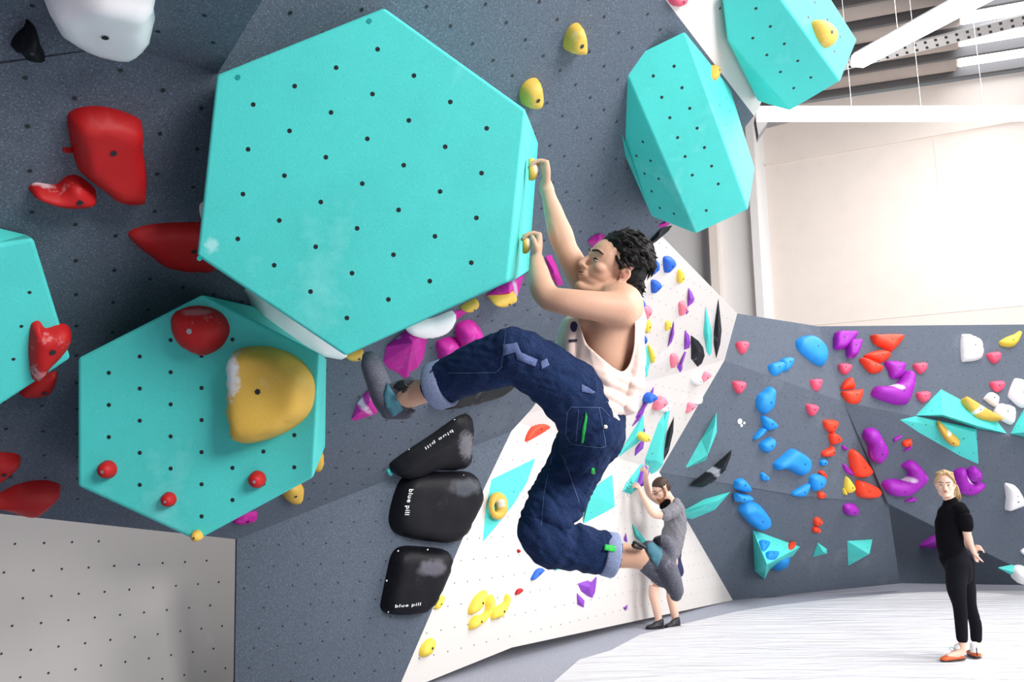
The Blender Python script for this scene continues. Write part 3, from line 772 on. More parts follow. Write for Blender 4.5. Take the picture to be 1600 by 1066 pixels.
# ------------------------------------------------------------------ pale middle wall
HS = .55
def H(pl, pts, m, h, label, group=None, name='climbing_hold', **k):
    o = dome(name, pl, pts, m, h*HS, seed=random.random()*50, **k)
    return tag(o, label, HOLD, group)
_prism = prism
def prism(pl, outl, apex, h, label, **k): return _prism(pl, outl, apex, [v*.55 for v in h], label, **k)

A1 = lambda p: Z(980, 340, 4.845, p)
B1_ = lambda p: Z(940, 540, 4.4417, p)
M5 = lambda p: Z(780, 750, 4.265, p)
N5 = lambda p: Z(620, 780, 3.728, p)
J5 = lambda p: Z(650, 500, 3.0457, p)
PT, PC, PLL, PLR = PR1, PR2b, PR2, PR3
pg_ = 'pink heart-shaped holds'
H(PT, A1([(185, 305), (208, 308), (232, 340), (228, 385), (200, 415), (175, 432), (160, 390), (168, 355), (188, 345)]), 'royal', .10, 'left one of the top pair of blue holds on the pale wall')
H(PT, A1([(272, 300), (310, 292), (350, 315), (350, 350), (325, 385), (285, 417), (270, 360)]), 'royal', .12, 'right one of the top pair of blue holds on the pale wall')
H(PT, A1([(180, 475), (210, 472), (248, 495), (245, 520), (190, 572), (178, 530)]), 'royal', .10, 'grooved blue hold below the top pair on the pale wall')
H(PT, A1([(395, 388), (415, 405), (425, 445), (405, 485), (378, 495), (372, 450), (380, 405)]), 'lemon', .09, 'topmost yellow drop-shaped hold on the pale wall, right of the blue pair')
prism(PT, A1([(462, 525), (490, 565), (512, 615), (500, 645), (455, 682)]), A1([(478, 610)]), [.08], 'purple half-moon hold on the pale wall', m='violet', nutf=False, name='climbing_hold', cat=HOLD)
prism(PT, A1([(455, 684), (460, 700), (470, 712), (445, 740), (442, 700)]), A1([(455, 710)]), [.05], 'tiny purple hold touching the purple half-moon', m='violet', nutf=False, name='climbing_hold', cat=HOLD)
H(PT, A1([(390, 640), (425, 632), (448, 668), (430, 705), (395, 742), (388, 690)]), 'palepink', .10, 'pink hold left of the purple half-moon')
H(PT, A1([(58, 652), (75, 640), (100, 618), (122, 628), (122, 660), (70, 698)]), 'royal', .10, "small blue hold right behind the climber's nape")
H(PT, A1([(110, 670), (150, 662), (180, 690), (165, 730), (118, 778), (103, 710)]), 'palepink', .10, "pink hold right of the climber's shoulder")
H(PT, A1([(145, 768), (170, 785), (172, 830), (140, 875), (122, 850), (122, 810)]), 'lemon', .08, "yellow hold below the pink one at the climber's shoulder")
H(PT, A1([(295, 780), (325, 790), (325, 825), (290, 855), (284, 815)]), 'lemon', .07, 'yellow hold with a dark bolt hole beside the slim purple blade', m2='nut')
prism(PT, A1([(353, 775), (358, 880), (340, 940), (303, 990), (325, 880)]), A1([(342, 890)]), [.08], 'slim purple blade-shaped hold on the pale wall', m='violet', nutf=False, name='climbing_hold', cat=HOLD)
prism(PT, A1([(435, 845), (470, 890), (482, 950), (470, 990), (428, 1005), (430, 930)]), A1([(455, 940)]), [.07], 'purple hold overlapping the left side of the black shield', m='violet', nutf=False, name='climbing_hold', cat=HOLD)
prism(PT, [(1079, 523), (1092, 533), (1099, 543), (1101.5, 556), (1097, 568), (1090, 574), (1079.5, 561)], [(1090, 548)], [.10], 'black shield-shaped hold on the pale wall', m='blackflat', nutf=False, name='climbing_hold', cat=HOLD)
prism(PT, A1([(592, 662), (632, 820), (642, 900), (640, 1020), (625, 1050), (600, 1020), (575, 880)]), A1([(612, 880)]), [.09], 'slim turquoise spindle-shaped volume high on the pale wall', sp=.2)
prism(PT, [(1122.4, 464), (1126, 497), (1127.8, 516.5), (1125.5, 538), (1119, 562), (1115, 540), (1115, 520), (1117, 500)], [(1122, 520)], [.11], 'slim black spindle-shaped hold right of the turquoise spindle', m='blackflat', nutf=False, name='climbing_hold', cat=HOLD)
H(PT, A1([(120, 885), (142, 905), (135, 935), (115, 960), (100, 935), (102, 900)]), 'royal', .08, "blue hold on the tip of the turquoise blade behind the climber's back")
prism(PT, [(1004, 535), (1011, 542), (1016, 562), (1011.6, 588.5), (996.5, 597), (999, 565)], [(1008, 565)], [.07], "turquoise blade-shaped volume behind the climber's back", sp=.2)
H(PT, [(1012, 538), (1018, 545), (1022, 555), (1021, 563), (1017, 567), (1013, 552)], 'lemon', .07, 'yellow hold at the right edge of the turquoise blade')
prism(PT, B1_([(575, 38), (588, 45), (575, 90), (562, 130), (562, 165), (545, 192), (520, 148), (548, 110)]), B1_([(552, 130)]), [.07], 'purple arrow-shaped hold left of the black shield', m='violet', nutf=False, name='climbing_hold', cat=HOLD)
H(PT, B1_([(478, 60), (505, 53), (530, 80), (515, 120), (483, 155), (473, 100)]), 'palepink', .09, 'pink hold between the turquoise blade and the purple arrow')
H(PC, B1_([(715, 180), (750, 192), (748, 215), (690, 255), (700, 205)]), 'palepink', .09, 'pink hold right of the white ball on the pale wall')
H(PC, B1_([(640, 200), (670, 205), (685, 240), (660, 275), (625, 260), (620, 230)]), 'white', .12, 'white ball-shaped hold right of the purple arrow')
prism(PC, B1_([(365, 278), (360, 330), (340, 370), (300, 440), (290, 470), (240, 510), (232, 500), (270, 440), (300, 380), (340, 320)]), B1_([(310, 400)]), [.08], 'long purple splinter hold right of the pale shirt', m='violet', nutf=False, name='climbing_hold', cat=HOLD)
H(PC, B1_([(290, 350), (315, 325), (345, 332), (348, 355), (320, 375), (285, 388)]), 'royal', .09, 'blue hold on top of the long purple splinter', base=.06)
H(PC, B1_([(430, 370), (462, 385), (468, 420), (445, 455), (410, 462), (380, 435), (405, 405)]), 'white', .12, 'white rounded hold behind the pink one at the long turquoise blade')
H(PC, B1_([(370, 370), (400, 348), (428, 370), (420, 400), (352, 442), (358, 395)]), 'palepink', .10, 'pink hold in front of the white rounded one', base=.05)
prism(PC, B1_([(285, 455), (295, 465), (262, 520), (215, 565), (208, 560), (240, 515)]), B1_([(255, 510)]), [.06], 'short purple splinter hold above the turquoise triangle with the yellow ball', m='violet', nutf=False, name='climbing_hold', cat=HOLD)
prism(PC, B1_([(293, 470), (297, 600), (275, 660), (110, 780), (150, 700), (230, 570)]), B1_([(240, 630)]), [.12], 'turquoise triangular volume with a yellow ball on it', sp=.2)
H(PC, B1_(circ(250, 618, 29)), 'lemon', .08, 'yellow ball on the turquoise triangular volume', base=.10, m2='nut')
prism(PC, B1_([(275, 660), (298, 665), (290, 715), (228, 773), (232, 715)]), B1_([(262, 710)]), [.08], 'purple hold at the lower corner of the turquoise triangular volume', m='violet', nutf=False, name='climbing_hold', cat=HOLD)
prism(PC, B1_([(293, 570), (305, 580), (300, 602), (291, 605)]), B1_([(297, 590)]), [.04], 'tiny purple hold behind the turquoise triangular volume', m='violet', nutf=False, name='climbing_hold', cat=HOLD)
prism(PC, B1_([(475, 370), (478, 430), (440, 660), (425, 830), (335, 925), (305, 860), (300, 790), (395, 530), (440, 460)]), B1_([(430, 560), (385, 800)]), [.10, .18], 'tallest turquoise blade-shaped volume on the pale wall', sp=.2)
prism(PC, B1_([(503, 492), (498, 600), (465, 740), (430, 805), (432, 740), (455, 600)]), B1_([(475, 620)]), [.12], 'slim black blade hold along the right side of the tallest turquoise blade', m='blackflat', nutf=False, name='climbing_hold', cat=HOLD)
H(PC, B1_([(600, 395), (640, 405), (645, 425), (585, 467), (590, 430)]), 'palepink', .09, 'lowest pink hold at the right border of the pale wall')
H(PC, B1_([(685, 345), (692, 352), (690, 392), (660, 410), (648, 395)]), 'white', .08, 'white hold at the right border of the pale wall')
vm = prism(PLL, B1_([(300, 785), (280, 860), (240, 1000), (205, 1035), (140, 1015), (165, 960)]), B1_([(225, 960)]), [.13], 'turquoise volume gripped by the man in the grey shirt', sp=.3)
H(PLL, B1_([(270, 840), (298, 870), (290, 920), (262, 975), (205, 990), (240, 940)]), 'violet', .05, 'purple hold under the hands of the man in the grey shirt', base=.05, bolt=False)
# logo letters on the side of that volume
lettering(vm, PLL, 'JBSK', (983.5, 761), (986.5, 755), .10, .12, m='mark', bold=.01)
H(PLL, J5([(520, 580), (530, 535), (560, 500), (600, 488), (632, 505), (630, 520), (575, 555)]), 'orange', .08, "orange-red hold above the turquoise kite, left of the climber's thigh")
prism(PLL, J5([(358, 758), (570, 655), (530, 770), (470, 870), (400, 960), (315, 1062), (330, 900)]), J5([(468, 868)]), [.09], 'turquoise kite-shaped volume with a yellow ring on it', sp=.17)

def ring_hold():
    c = PLL.on(*J5([(384, 888)])[0], .06); V = []; Fc = []; n = 26; q = 10
    sx = (PLL.on(*J5([(434, 888)])[0], .10)-c).length*.72; a0_ = math.radians(18)
    for i in range(n):
        t = 2*math.pi*i/n; r = .040+.016*math.cos(t)
        x, y = sx*math.cos(t), sx*1.0*math.sin(t)
        cc_ = c+PLL.h*(x*math.cos(a0_)-y*math.sin(a0_))+PLL.u*(x*math.sin(a0_)+y*math.cos(a0_)); d = (cc_-c).normalized()
        for k in range(q):
            w = 2*math.pi*k/q; V.append(cc_+d*(r*math.cos(w))+PLL.n*(r*math.sin(w)))
    for i in range(n):
        for k in range(q): Fc.append([i*q+k, ((i+1) % n)*q+k, ((i+1) % n)*q+(k+1) % q, i*q+(k+1) % q])
    return bake_origin(link('climbing_hold', V, Fc, 'yellow', smooth=True))
tag(ring_hold(), 'yellow ring-shaped hold on the turquoise kite', HOLD)
H(PLL, J5(circ(487, 832, 14)), 'white', .05, 'small white ball beside the turquoise kite', bolt=False)
prism(PLL, [(957, 741), (961, 792), (944, 802), (911, 819), (917, 790), (925, 764)], [(924, 768)], [.22], 'turquoise pyramid volume right of the climber\'s lower thigh', sp=.17)
prism(PLL, M5([(555, 285), (550, 325), (533, 327)]), M5([(546, 312)]), [.05], "turquoise sliver volume between the climber's knee and the pyramid", nutf=False)
prism(PLR, M5([(885, 285), (985, 410), (965, 435), (905, 372)]), M5([(925, 372)]), [.14], "turquoise triangular volume above the climber's dangling shoe", sp=.25)
prism(PLR, M5([(845, 346), (857, 418), (835, 412), (830, 390)]), M5([(843, 390)]), [.06], "purple splinter hold just above the climber's turned-up cuff", m='violet', nutf=False, name='climbing_hold', cat=HOLD)
prism(PLR, M5([(520, 690), (590, 668), (612, 680), (652, 638), (648, 690), (640, 750), (622, 790), (590, 778), (545, 745)]), M5([(600, 715)]), [.10], 'large purple faceted hold low on the pale wall', m='violet', nutf=False, name='climbing_hold', cat=HOLD)
prism(PLR, M5([(515, 748), (570, 805), (565, 855), (518, 832)]), M5([(545, 815)]), [.07], 'purple faceted hold just below the large purple one', m='violet', nutf=False, name='climbing_hold', cat=HOLD)
prism(PLR, M5([(822, 850), (838, 845), (857, 828), (855, 850), (843, 877)]), M5([(843, 852)]), [.05], 'small dark purple hold near the floor left of the standing man', m='violet', nutf=False, name='climbing_hold', cat=HOLD)
prism(PLL, M5([(385, 565), (427, 568), (425, 580), (360, 619)]), M5([(400, 585)]), [.04], "turquoise sliver volume just below the climber's dangling shin", nutf=False)
H(PLL, M5([(240, 602), (260, 590), (285, 590), (280, 620), (225, 668), (208, 662), (222, 630)]), 'royal', .08, "dark blue hold below the climber's lower knee")
H(PLL, M5([(122, 728), (145, 724), (142, 750), (105, 768), (108, 745)]), 'red', .06, 'small red hold below the dark blue one')
H(PLL, M5([(117, 470), (126, 462), (132, 480), (124, 488)]), 'red', .05, "tiny red hold at the climber's lower knee", bolt=False)
H(PLL, N5([(415, 672), (418, 630), (450, 570), (490, 537), (512, 535), (508, 590), (480, 640), (445, 668)]), 'lemon', .11, 'upper left one of the trio of yellow claw holds near the floor')
H(PLL, N5([(540, 555), (553, 580), (550, 635), (525, 690), (480, 735), (440, 760), (418, 760), (420, 715), (450, 680), (490, 672), (512, 645), (515, 600)]), 'lemon', .11, 'lower and hooked one of the trio of yellow claw holds near the floor')
H(PLL, N5([(546, 702), (556, 645), (600, 612), (618, 600), (632, 553), (648, 565), (642, 620), (605, 685), (570, 700)]), 'lemon', .10, 'right one of the trio of yellow claw holds near the floor')
H(PLL, N5([(262, 562), (272, 580), (252, 630), (218, 642), (226, 595)]), 'lemon', .06, 'yellow hold right beside the lowest lettered black hold')
H(PLL, N5([(195, 808), (213, 830), (205, 880), (180, 912), (135, 920), (130, 880), (158, 832)]), 'lemon', .10, 'lowest yellow hold, near the foot of the pale wall')
# chalk splashes / soft hollow stays out

HS = .8
prism = _prism
# ------------------------------------------------------------------ far charcoal walls
D5 = lambda p: Z(1120, 490, 5.075, p)
E5 = lambda p: Z(1120, 680, 4.4417, p)
F5 = lambda p: Z(1280, 500, 5, p)
G5 = lambda p: Z(1300, 660, 4.44, p)
def pinkh(pl, pts, where): H(pl, pts, 'pink', .10, 'pink heart-shaped hold '+where, pg_, rim=.9)
pinkh(PB1, D5([(148, 235), (205, 222), (240, 245), (235, 285), (205, 325), (165, 290)]), 'in the top left of the charcoal wall beside the pale border')
pinkh(PB2, D5([(122, 545), (150, 535), (215, 540), (218, 575), (200, 610), (170, 638), (135, 600)]), 'above the three white dots')
pinkh(PB1, D5([(735, 540), (760, 522), (815, 528), (822, 560), (800, 615), (760, 600)]), 'below the largest blue hold of the top row')
pinkh(PB2, D5([(705, 725), (745, 718), (790, 730), (790, 765), (748, 815), (715, 780)]), 'above the chain of red holds')
pinkh(PB4, D5([(958, 410), (1000, 398), (1065, 410), (1060, 450), (1020, 485), (975, 465)]), 'below the purple square pair')
pinkh(PB4, F5([(730, 350), (790, 335), (838, 345), (835, 390), (790, 425), (745, 390)]), 'right of the purple ringed hold')
pinkh(PB4, F5([(755, 575), (810, 560), (860, 570), (858, 620), (810, 650), (770, 620)]), 'at the left slope of the big turquoise roof volume')
pinkh(PB4, F5([(1308, 265), (1380, 252), (1412, 270), (1405, 320), (1360, 343), (1315, 300)]), 'right of the white square hold')
pinkh(PB4, F5([(1332, 490), (1390, 477), (1440, 490), (1435, 540), (1385, 567), (1340, 530)]), 'above the two smaller white holds')
bg = 'bright blue holds on the far charcoal wall'
def bl_(pl, pts, h, lab, **k): H(pl, pts, 'blue', h, lab, bg, **k)
bl_(PB1, D5([(625, 220), (680, 182), (750, 185), (800, 225), (850, 285), (857, 370), (825, 420), (740, 380), (640, 290)]), .16, 'large oval blue hold in the top row', rim=.6)
bl_(PB1, D5([(500, 372), (540, 350), (590, 360), (598, 395), (570, 445), (530, 460), (510, 420)]), .11, 'right one of the blue pair on the crease')
bl_(PB1, D5([(408, 410), (450, 390), (490, 385), (522, 410), (522, 455), (490, 485), (450, 495), (410, 450)]), .12, 'left one of the blue pair on the crease')
bl_(PB2, D5([(400, 585), (432, 582), (453, 615), (443, 700), (430, 750), (365, 800), (308, 740), (320, 650), (360, 620)]), .16, 'tall ridged blue hold, uppermost of the left column')
bl_(PB2, D5([(345, 812), (400, 820), (440, 845), (472, 885), (455, 915), (400, 928), (365, 900)]), .12, 'blue hold right under the tall ridged one')
bl_(PB2, D5([(350, 905), (375, 915), (372, 945), (300, 1000), (285, 1000), (295, 965)]), .10, 'slim slanting blue hold in the left column')
bl_(PB2, E5([(290, 72), (305, 45), (345, 22), (375, 15), (395, 40), (385, 80), (350, 118), (310, 110)]), .14, 'blue hold at the foot of the left column')
bl_(PB2, E5([(710, 180), (735, 162), (760, 180), (755, 205), (725, 215), (712, 200)]), .08, 'small blue hold below the chain of red holds')
bl_(PB2, E5([(390, 195), (440, 150), (505, 98), (545, 100), (600, 135), (628, 170), (625, 240), (585, 280), (560, 275), (475, 235), (415, 245), (395, 225)]), .18, 'widest blue hold, a cap shape in the middle of the wall', rim=.7)
bl_(PB2, E5([(300, 265), (320, 258), (355, 290), (355, 315), (315, 315), (300, 295)]), .07, 'tiny blue hold left of and below the cap-shaped one')
bl_(PB2, E5([(642, 285), (690, 268), (735, 285), (740, 330), (710, 375), (665, 388), (640, 345)]), .14, 'roundish blue hold between two small red ones')
bl_(PB2, E5([(520, 395), (570, 362), (630, 335), (640, 350), (605, 425), (525, 420)]), .09, 'blue wedge hold left of the roundish blue one')
bl_(PB2, E5([(118, 330), (130, 308), (175, 300), (215, 345), (228, 385), (190, 395), (125, 370)]), .13, 'top one of the blue stack beside the chalky black wedge')
bl_(PB2, E5([(125, 402), (160, 405), (225, 418), (235, 450), (200, 465), (140, 465), (122, 435)]), .13, 'middle one of the blue stack beside the chalky black wedge')
bl_(PB3, E5([(165, 480), (230, 462), (290, 480), (345, 545), (350, 590), (320, 630), (265, 640), (210, 600), (150, 530), (148, 505)]), .20, 'largest and lowest one of the blue stack', rim=.6)
def wd(p, r): 
    V = []; Fc = []; FM = []; disc(V, Fc, FM, PB2.on(*p), PB2.n, r, 0, 14, .004); o = link('wall_logo_dot', V, Fc, ['text']); return bake_origin(o)
d0 = [wd((1120+182/5.075, 490+855/5.075), .037), wd((1120+217/5.075, 490+868/5.075), .018), wd((1120+195/5.075, 490+888/5.075), .021)]
er = empty('wall_logo', d0[0].location, 'three white dots of unequal size painted as a logo on the charcoal wall', 'wall logo'); adopt(er, *d0)
rg = 'orange-red holds on the far charcoal wall'
def rd(pl, pts, h, lab, **k): H(pl, pts, 'orange', h, lab, rg, **k)
rd(PB2, D5([(840, 850), (890, 842), (945, 850), (948, 885), (915, 940), (885, 940), (850, 905)]), .11, 'top link of the chain of red holds')
rd(PB2, D5([(890, 950), (930, 945), (975, 985), (970, 1020), (910, 1040), (885, 990)]), .11, 'middle link of the chain of red holds')
rd(PB2, E5([(775, 90), (790, 70), (805, 90), (805, 125), (790, 148), (735, 150), (722, 130), (735, 108)]), .10, 'bottom link of the chain of red holds')
rd(PB2, E5([(700, 255), (730, 245), (755, 280), (745, 305), (728, 295)]), .07, 'small red hold peeping out above the roundish blue one')
rd(PB2, E5([(700, 395), (730, 392), (748, 415), (740, 440), (705, 438), (695, 415)]), .08, 'small red hold below the roundish blue one')
rd(PB3, E5([(672, 582), (700, 568), (730, 595), (708, 622), (690, 628), (668, 615)]), .08, 'upper of the two small red holds low on the wall')
rd(PB3, E5([(665, 640), (690, 632), (715, 655), (690, 675), (660, 665)]), .08, 'lower of the two small red holds low on the wall')
rd(PB2, G5([(115, 205), (150, 188), (200, 245), (255, 320), (250, 360), (210, 385), (145, 365), (118, 290)]), .16, 'tall egg-shaped red hold left of the kidney-shaped purple one', rim=.7)
rd(PB2, G5([(160, 410), (200, 405), (290, 440), (318, 480), (290, 525), (205, 525), (165, 495)]), .15, 'red hold below the tall egg-shaped one', rim=.7)
rd(PB5, G5([(485, 140), (520, 118), (550, 120), (548, 160), (500, 170)]), .08, 'small red hold above the purple banana')
rd(PB4, F5([(400, 125), (470, 118), (640, 122), (640, 170), (570, 245), (545, 245), (430, 190)]), .15, 'wide bowl-shaped red hold in the top row', rim=.7)
rd(PB4, F5([(348, 290), (380, 262), (460, 240), (530, 250), (550, 290), (500, 330), (450, 330)]), .13, 'upper of the two slanting red holds below the bowl-shaped one')
rd(PB4, F5([(310, 310), (350, 300), (450, 340), (495, 380), (470, 410), (400, 418), (340, 360)]), .13, 'lower of the two slanting red holds below the bowl-shaped one')
rd(PB4, F5([(165, 540), (185, 490), (225, 455), (255, 465), (275, 520), (270, 538), (200, 545)]), .12, 'upper half of the split red hold at the crease')
rd(PB4, F5([(175, 560), (300, 545), (335, 545), (330, 620), (300, 655), (230, 650), (180, 600)]), .13, 'lower half of the split red hold at the crease')
ug = 'purple holds on the far charcoal wall'
def pu(pl, pts, h, lab, **k): H(pl, pts, 'purple', h, lab, ug, **k)
pu(PB3, E5([(875, 490), (905, 472), (955, 480), (978, 520), (960, 552), (900, 552), (875, 525)]), .11, 'round purple hold just below the lower crease')
pu(PB2, E5([(865, 68), (905, 90), (895, 105), (872, 98)]), .05, 'tiny purple hold right of the chain of red holds')
pu(PB2, E5([(870, 198), (890, 205), (945, 265), (930, 280), (885, 250)]), .06, 'slim purple hold left of the tall egg-shaped red one')
pu(PB5, G5([(210, 80), (230, 45), (290, 40), (330, 75), (380, 170), (380, 215), (335, 275), (290, 275), (250, 230), (245, 150), (215, 115)]), .20, 'kidney-shaped purple hold at the vertical crease', rim=.8)
pu(PB5, G5([(425, 112), (478, 88), (482, 100), (435, 135)]), .05, 'tiny purple hold right of the kidney-shaped one')
pu(PB5, G5([(490, 200), (550, 160), (545, 188)]), .04, 'tiny purple hold under the small red one')
pu(PB5, G5([(485, 290), (540, 262), (590, 285), (655, 360), (655, 400), (560, 485), (480, 512), (400, 500), (345, 440), (355, 410), (400, 392), (480, 395), (520, 365), (515, 330), (485, 310)]), .20, 'large banana-shaped purple hold left of the woman', rim=.9)
pu(PB5, G5([(500, 548), (530, 530), (560, 518), (588, 535), (570, 550)]), .06, 'small purple hold under the banana-shaped one')
pu(PB5, G5([(845, 340), (890, 315), (925, 322), (935, 370), (985, 415), (1045, 418), (1055, 440), (1000, 490), (930, 505), (870, 470), (850, 400)]), .16, "purple crescent hold behind the woman's ponytail", rim=.9)
pu(PB5, G5([(932, 335), (955, 310), (985, 303), (1030, 340), (1025, 390), (985, 413), (945, 395)]), .17, 'purple ball resting in the purple crescent', rim=1)
pu(PB6, G5([(610, 850), (650, 815), (700, 785), (740, 790), (745, 870), (620, 870)]), .16, "purple hold in the dark recess left of the woman's chest")
pu(PB4, F5([(110, 130), (140, 92), (285, 95), (290, 130), (205, 225), (115, 230), (108, 180)]), .13, 'purple square hold at the top left of the right-hand wall', rim=.5)
pu(PB4, F5([(215, 175), (250, 160), (318, 165), (315, 220), (280, 292), (215, 295), (205, 220)]), .16, 'smaller purple square hold overlapping the first one', rim=.5)
pu(PB4, F5([(505, 345), (530, 322), (650, 330), (675, 350), (665, 400), (640, 450), (575, 465), (545, 440), (535, 400)]), .13, 'purple hold with a ring groove under the slanting red ones', m2='blackflat')
pu(PB4, F5([(735, 430), (740, 530), (700, 640), (640, 665), (540, 650), (410, 600), (402, 575), (440, 520), (520, 520), (600, 490), (650, 420), (690, 395)]), .20, 'large J-shaped purple hold', rim=.9)
H(PB2, E5([(890, 292), (900, 288), (945, 350), (945, 385), (910, 405), (885, 375), (882, 340)]), 'lemon', .10, 'pale yellow drop-shaped hold left of the two big red ones')
H(PB2, E5([(872, 372), (880, 370), (898, 412), (885, 415), (874, 400)]), 'lemon', .05, 'thin yellow hold touching the pale yellow drop', bolt=False)
wg = 'white holds on the far charcoal wall'
def wh(pl, pts, h, lab, **k): H(pl, pts, 'white', h, lab, wg, rim=.5, **k)
wh(PB4, F5([(1105, 140), (1130, 110), (1190, 125), (1245, 155), (1270, 200), (1265, 300), (1140, 328), (1108, 305)]), .12, 'white square hold in the top row')
wh(PB4, F5([(1285, 610), (1330, 567), (1390, 600), (1395, 640), (1370, 680), (1290, 625)]), .09, 'smallest white hold right of the turquoise roof volume')
wh(PB4, F5([(1370, 690), (1400, 655), (1500, 680), (1522, 720), (1520, 780), (1490, 820), (1370, 750)]), .12, 'white hold just above the tip of the turquoise roof volume')
wh(PB4, F5([(1475, 580), (1520, 465), (1560, 465), (1640, 500), (1640, 640), (1580, 690), (1490, 620)]), .12, 'white hold cut off by the right edge above the turquoise corner volume')
wh(PB5, G5([(1195, 430), (1230, 425), (1280, 450), (1330, 540), (1320, 570), (1230, 605), (1200, 600), (1205, 520)]), .14, 'white shell-shaped hold right of the woman')
wh(PB5, G5([(1305, 895), (1345, 870), (1345, 925)]), .06, 'small white hold at the right edge low on the wall')
H(PB4, F5([(1405, 170), (1460, 135), (1520, 112), (1560, 88), (1573, 110), (1555, 160), (1530, 200), (1480, 215), (1415, 200)]), 'lemon', .12, 'yellow wing-shaped hold at the top right')
prism(PB2, B1_([(798, 458), (800, 600), (722, 800), (590, 852), (583, 840), (690, 650)]), B1_([(785, 560), (735, 760)]), [.14, .14], 'tall turquoise blade volume on the charcoal wall', sp=.25)
pw = prism(PB2, B1_([(903, 722), (900, 760), (860, 865), (770, 955), (700, 985), (603, 975), (650, 930), (780, 830)]), B1_([(850, 840), (700, 950)]), [.20, .16], 'black wedge volume dusted with chalk', m='blackflat', nutf=False)
prism(PB3, [(1062, 801), (1100, 780), (1143, 767.5), (1117, 797), (1081, 812), (1066, 808)], [(1082, 800), (1120, 783)], [.18, .12], 'long pointed turquoise volume right of the standing man', sp=.25)
tt = E5([(247, 655), (580, 775), (530, 840), (365, 935), (330, 1005), (262, 942)])
vt = prism(PB3, tt, E5([(348, 898)]), [.55], 'large turquoise tetrahedron carrying blue and red holds', sp=.18)
base3 = [PB3.on(x, y) for x, y in tt]; ap3 = PB3.on(*E5([(348, 898)])[0], .55)
PTf = Plane(base3[0], base3[1], ap3); PTl = Plane(base3[2], base3[3], ap3)
bl_(PTf, E5([(293, 735), (350, 742), (365, 765), (330, 805), (310, 800)]), .07, 'upper small blue hold on the turquoise tetrahedron')
bl_(PTf, E5([(342, 815), (410, 815), (422, 840), (400, 865), (350, 860)]), .08, 'lower small blue hold on the turquoise tetrahedron')
rd(PTf, E5([(500, 750), (530, 748), (542, 775), (520, 797), (498, 790)]), .06, 'small red hold at the right tip of the turquoise tetrahedron')
bl_(PTl, E5([(345, 990), (365, 945), (420, 890), (500, 850), (550, 880), (560, 905), (500, 945), (430, 970), (370, 990)]), .12, 'big blue hold hanging under the turquoise tetrahedron')
prism(PB3, E5([(700, 745), (765, 790), (765, 825), (662, 848)]), E5([(742, 812)]), [.12], 'smallest turquoise pyramid volume, low on the charcoal wall', sp=.2)
prism(PB3, G5([(104, 822), (281, 811), (262, 915), (110, 998)]), G5([(256, 914)]), [.20], 'square turquoise pyramid volume low on the charcoal wall', sp=.2)
# turquoise roof volumes at right
r1 = prism(PB5, [(1405, 656), (1431, 650), (1526, 670), (1529, 726), (1500, 713), (1435, 676)], [(1524, 676)], [.12], 'large turquoise triangular volume hanging below the roof volume', sp=.3)
r2 = prism(PB4, F5([(950, 540), (750, 748), (960, 758), (1240, 850), (1470, 890), (1380, 780), (1110, 625)]), F5([(968, 742), (1235, 828)]), [.26, .20], 'wide turquoise roof-shaped volume', sp=.3)
pr1 = Plane(PB5.on(1405, 656), PB5.on(1529, 726), PB5.on(1524, 676, .12))
H(pr1, F5([(920, 800), (940, 795), (1000, 850), (1085, 925), (1085, 955), (1040, 968), (990, 940), (950, 890), (925, 840)]), 'yellow', .10, 'mustard banana hold on the hanging turquoise triangle', base=.05)
H(PB4, F5([(1105, 625), (1130, 625), (1250, 700), (1380, 780), (1385, 795), (1300, 800), (1200, 780), (1140, 720), (1100, 660)]), 'yellow', .06, 'large mustard half-moon hold on the turquoise roof volume', base=.12, rim=.8)
def vmark(par, pl, x, y, off, tx, h=.09):
    lettering(par, pl, tx, (x, y), (x+4, y+.6), h, off, m='mark', bold=.012)
prism(PB4, F5([(1490, 890), (1600, 690), (1700, 700), (1700, 950), (1600, 915)]), F5([(1610, 880)]), [.2], 'turquoise corner volume cut off by the right edge', sp=.3)
prism(PB5, Z(1400, 700, 2.915, [(460, 545), (525, 531), (640, 560), (640, 640), (583, 612)]), Z(1400, 700, 2.915, [(560, 575)]), [.12], 'turquoise wedge volume low at the right edge with a white ball on it', sp=.4)
H(PB5, Z(1400, 700, 2.915, [(520, 560), (530, 540), (560, 532), (590, 545), (600, 575), (590, 600), (560, 605), (530, 595)]), 'white', .14, 'chalky white ball hold on the turquoise wedge at the right edge', base=.10)

# ------------------------------------------------------------------ hanging tube lights
def tube(a, b, wd_, hg, lab, wires=()):
    r = empty('tube_light', (a+b)/2, lab, 'light', 'hanging tube lights')
    d = (b-a).normalized(); s = d.cross(Vector((0, 0, 1))).normalized(); u = s.cross(d)
    def bar(nm, z0, z1, w_, m):
        V = []
        for p in (a, b):
            for t in (-w_/2, w_/2):
                for z in (z0, z1): V.append(p+s*t+u*z)
        return bake_origin(link(nm, V, [[0, 1, 3, 2], [4, 6, 7, 5], [0, 4, 5, 1], [2, 3, 7, 6], [1, 5, 7, 3], [0, 2, 6, 4]], m))
    parts = [bar('diffuser', -hg, 0, wd_, 'lamp'), bar('housing', 0, hg*.25, wd_*.8, 'lamphouse')]
    for t in wires:
        p = a+(b-a)*t; V = [p+Vector((x, y, z)) for z in (0, 3.5) for x, y in ((-.004, 0), (.004, 0), (0, .006))]
        parts.append(bake_origin(link('hanging_wire', V, [[0, 1, 4, 3], [1, 2, 5, 4], [2, 0, 3, 5]], 'lamphouse')))
    adopt(r, *parts); return r
la = P(1340, 88, 9.6); lb = P(1600, -55, 7.2)
tube(la, lb, .16, .13, 'close hanging tube light slanting up to the right under the roof', (.3,))
TL2 = tube(P(1184, 172, 12.5), P(1760, 171, 12.2), .14, .16, 'horizontal hanging tube light spanning to the right edge', (.26, .45, .62))
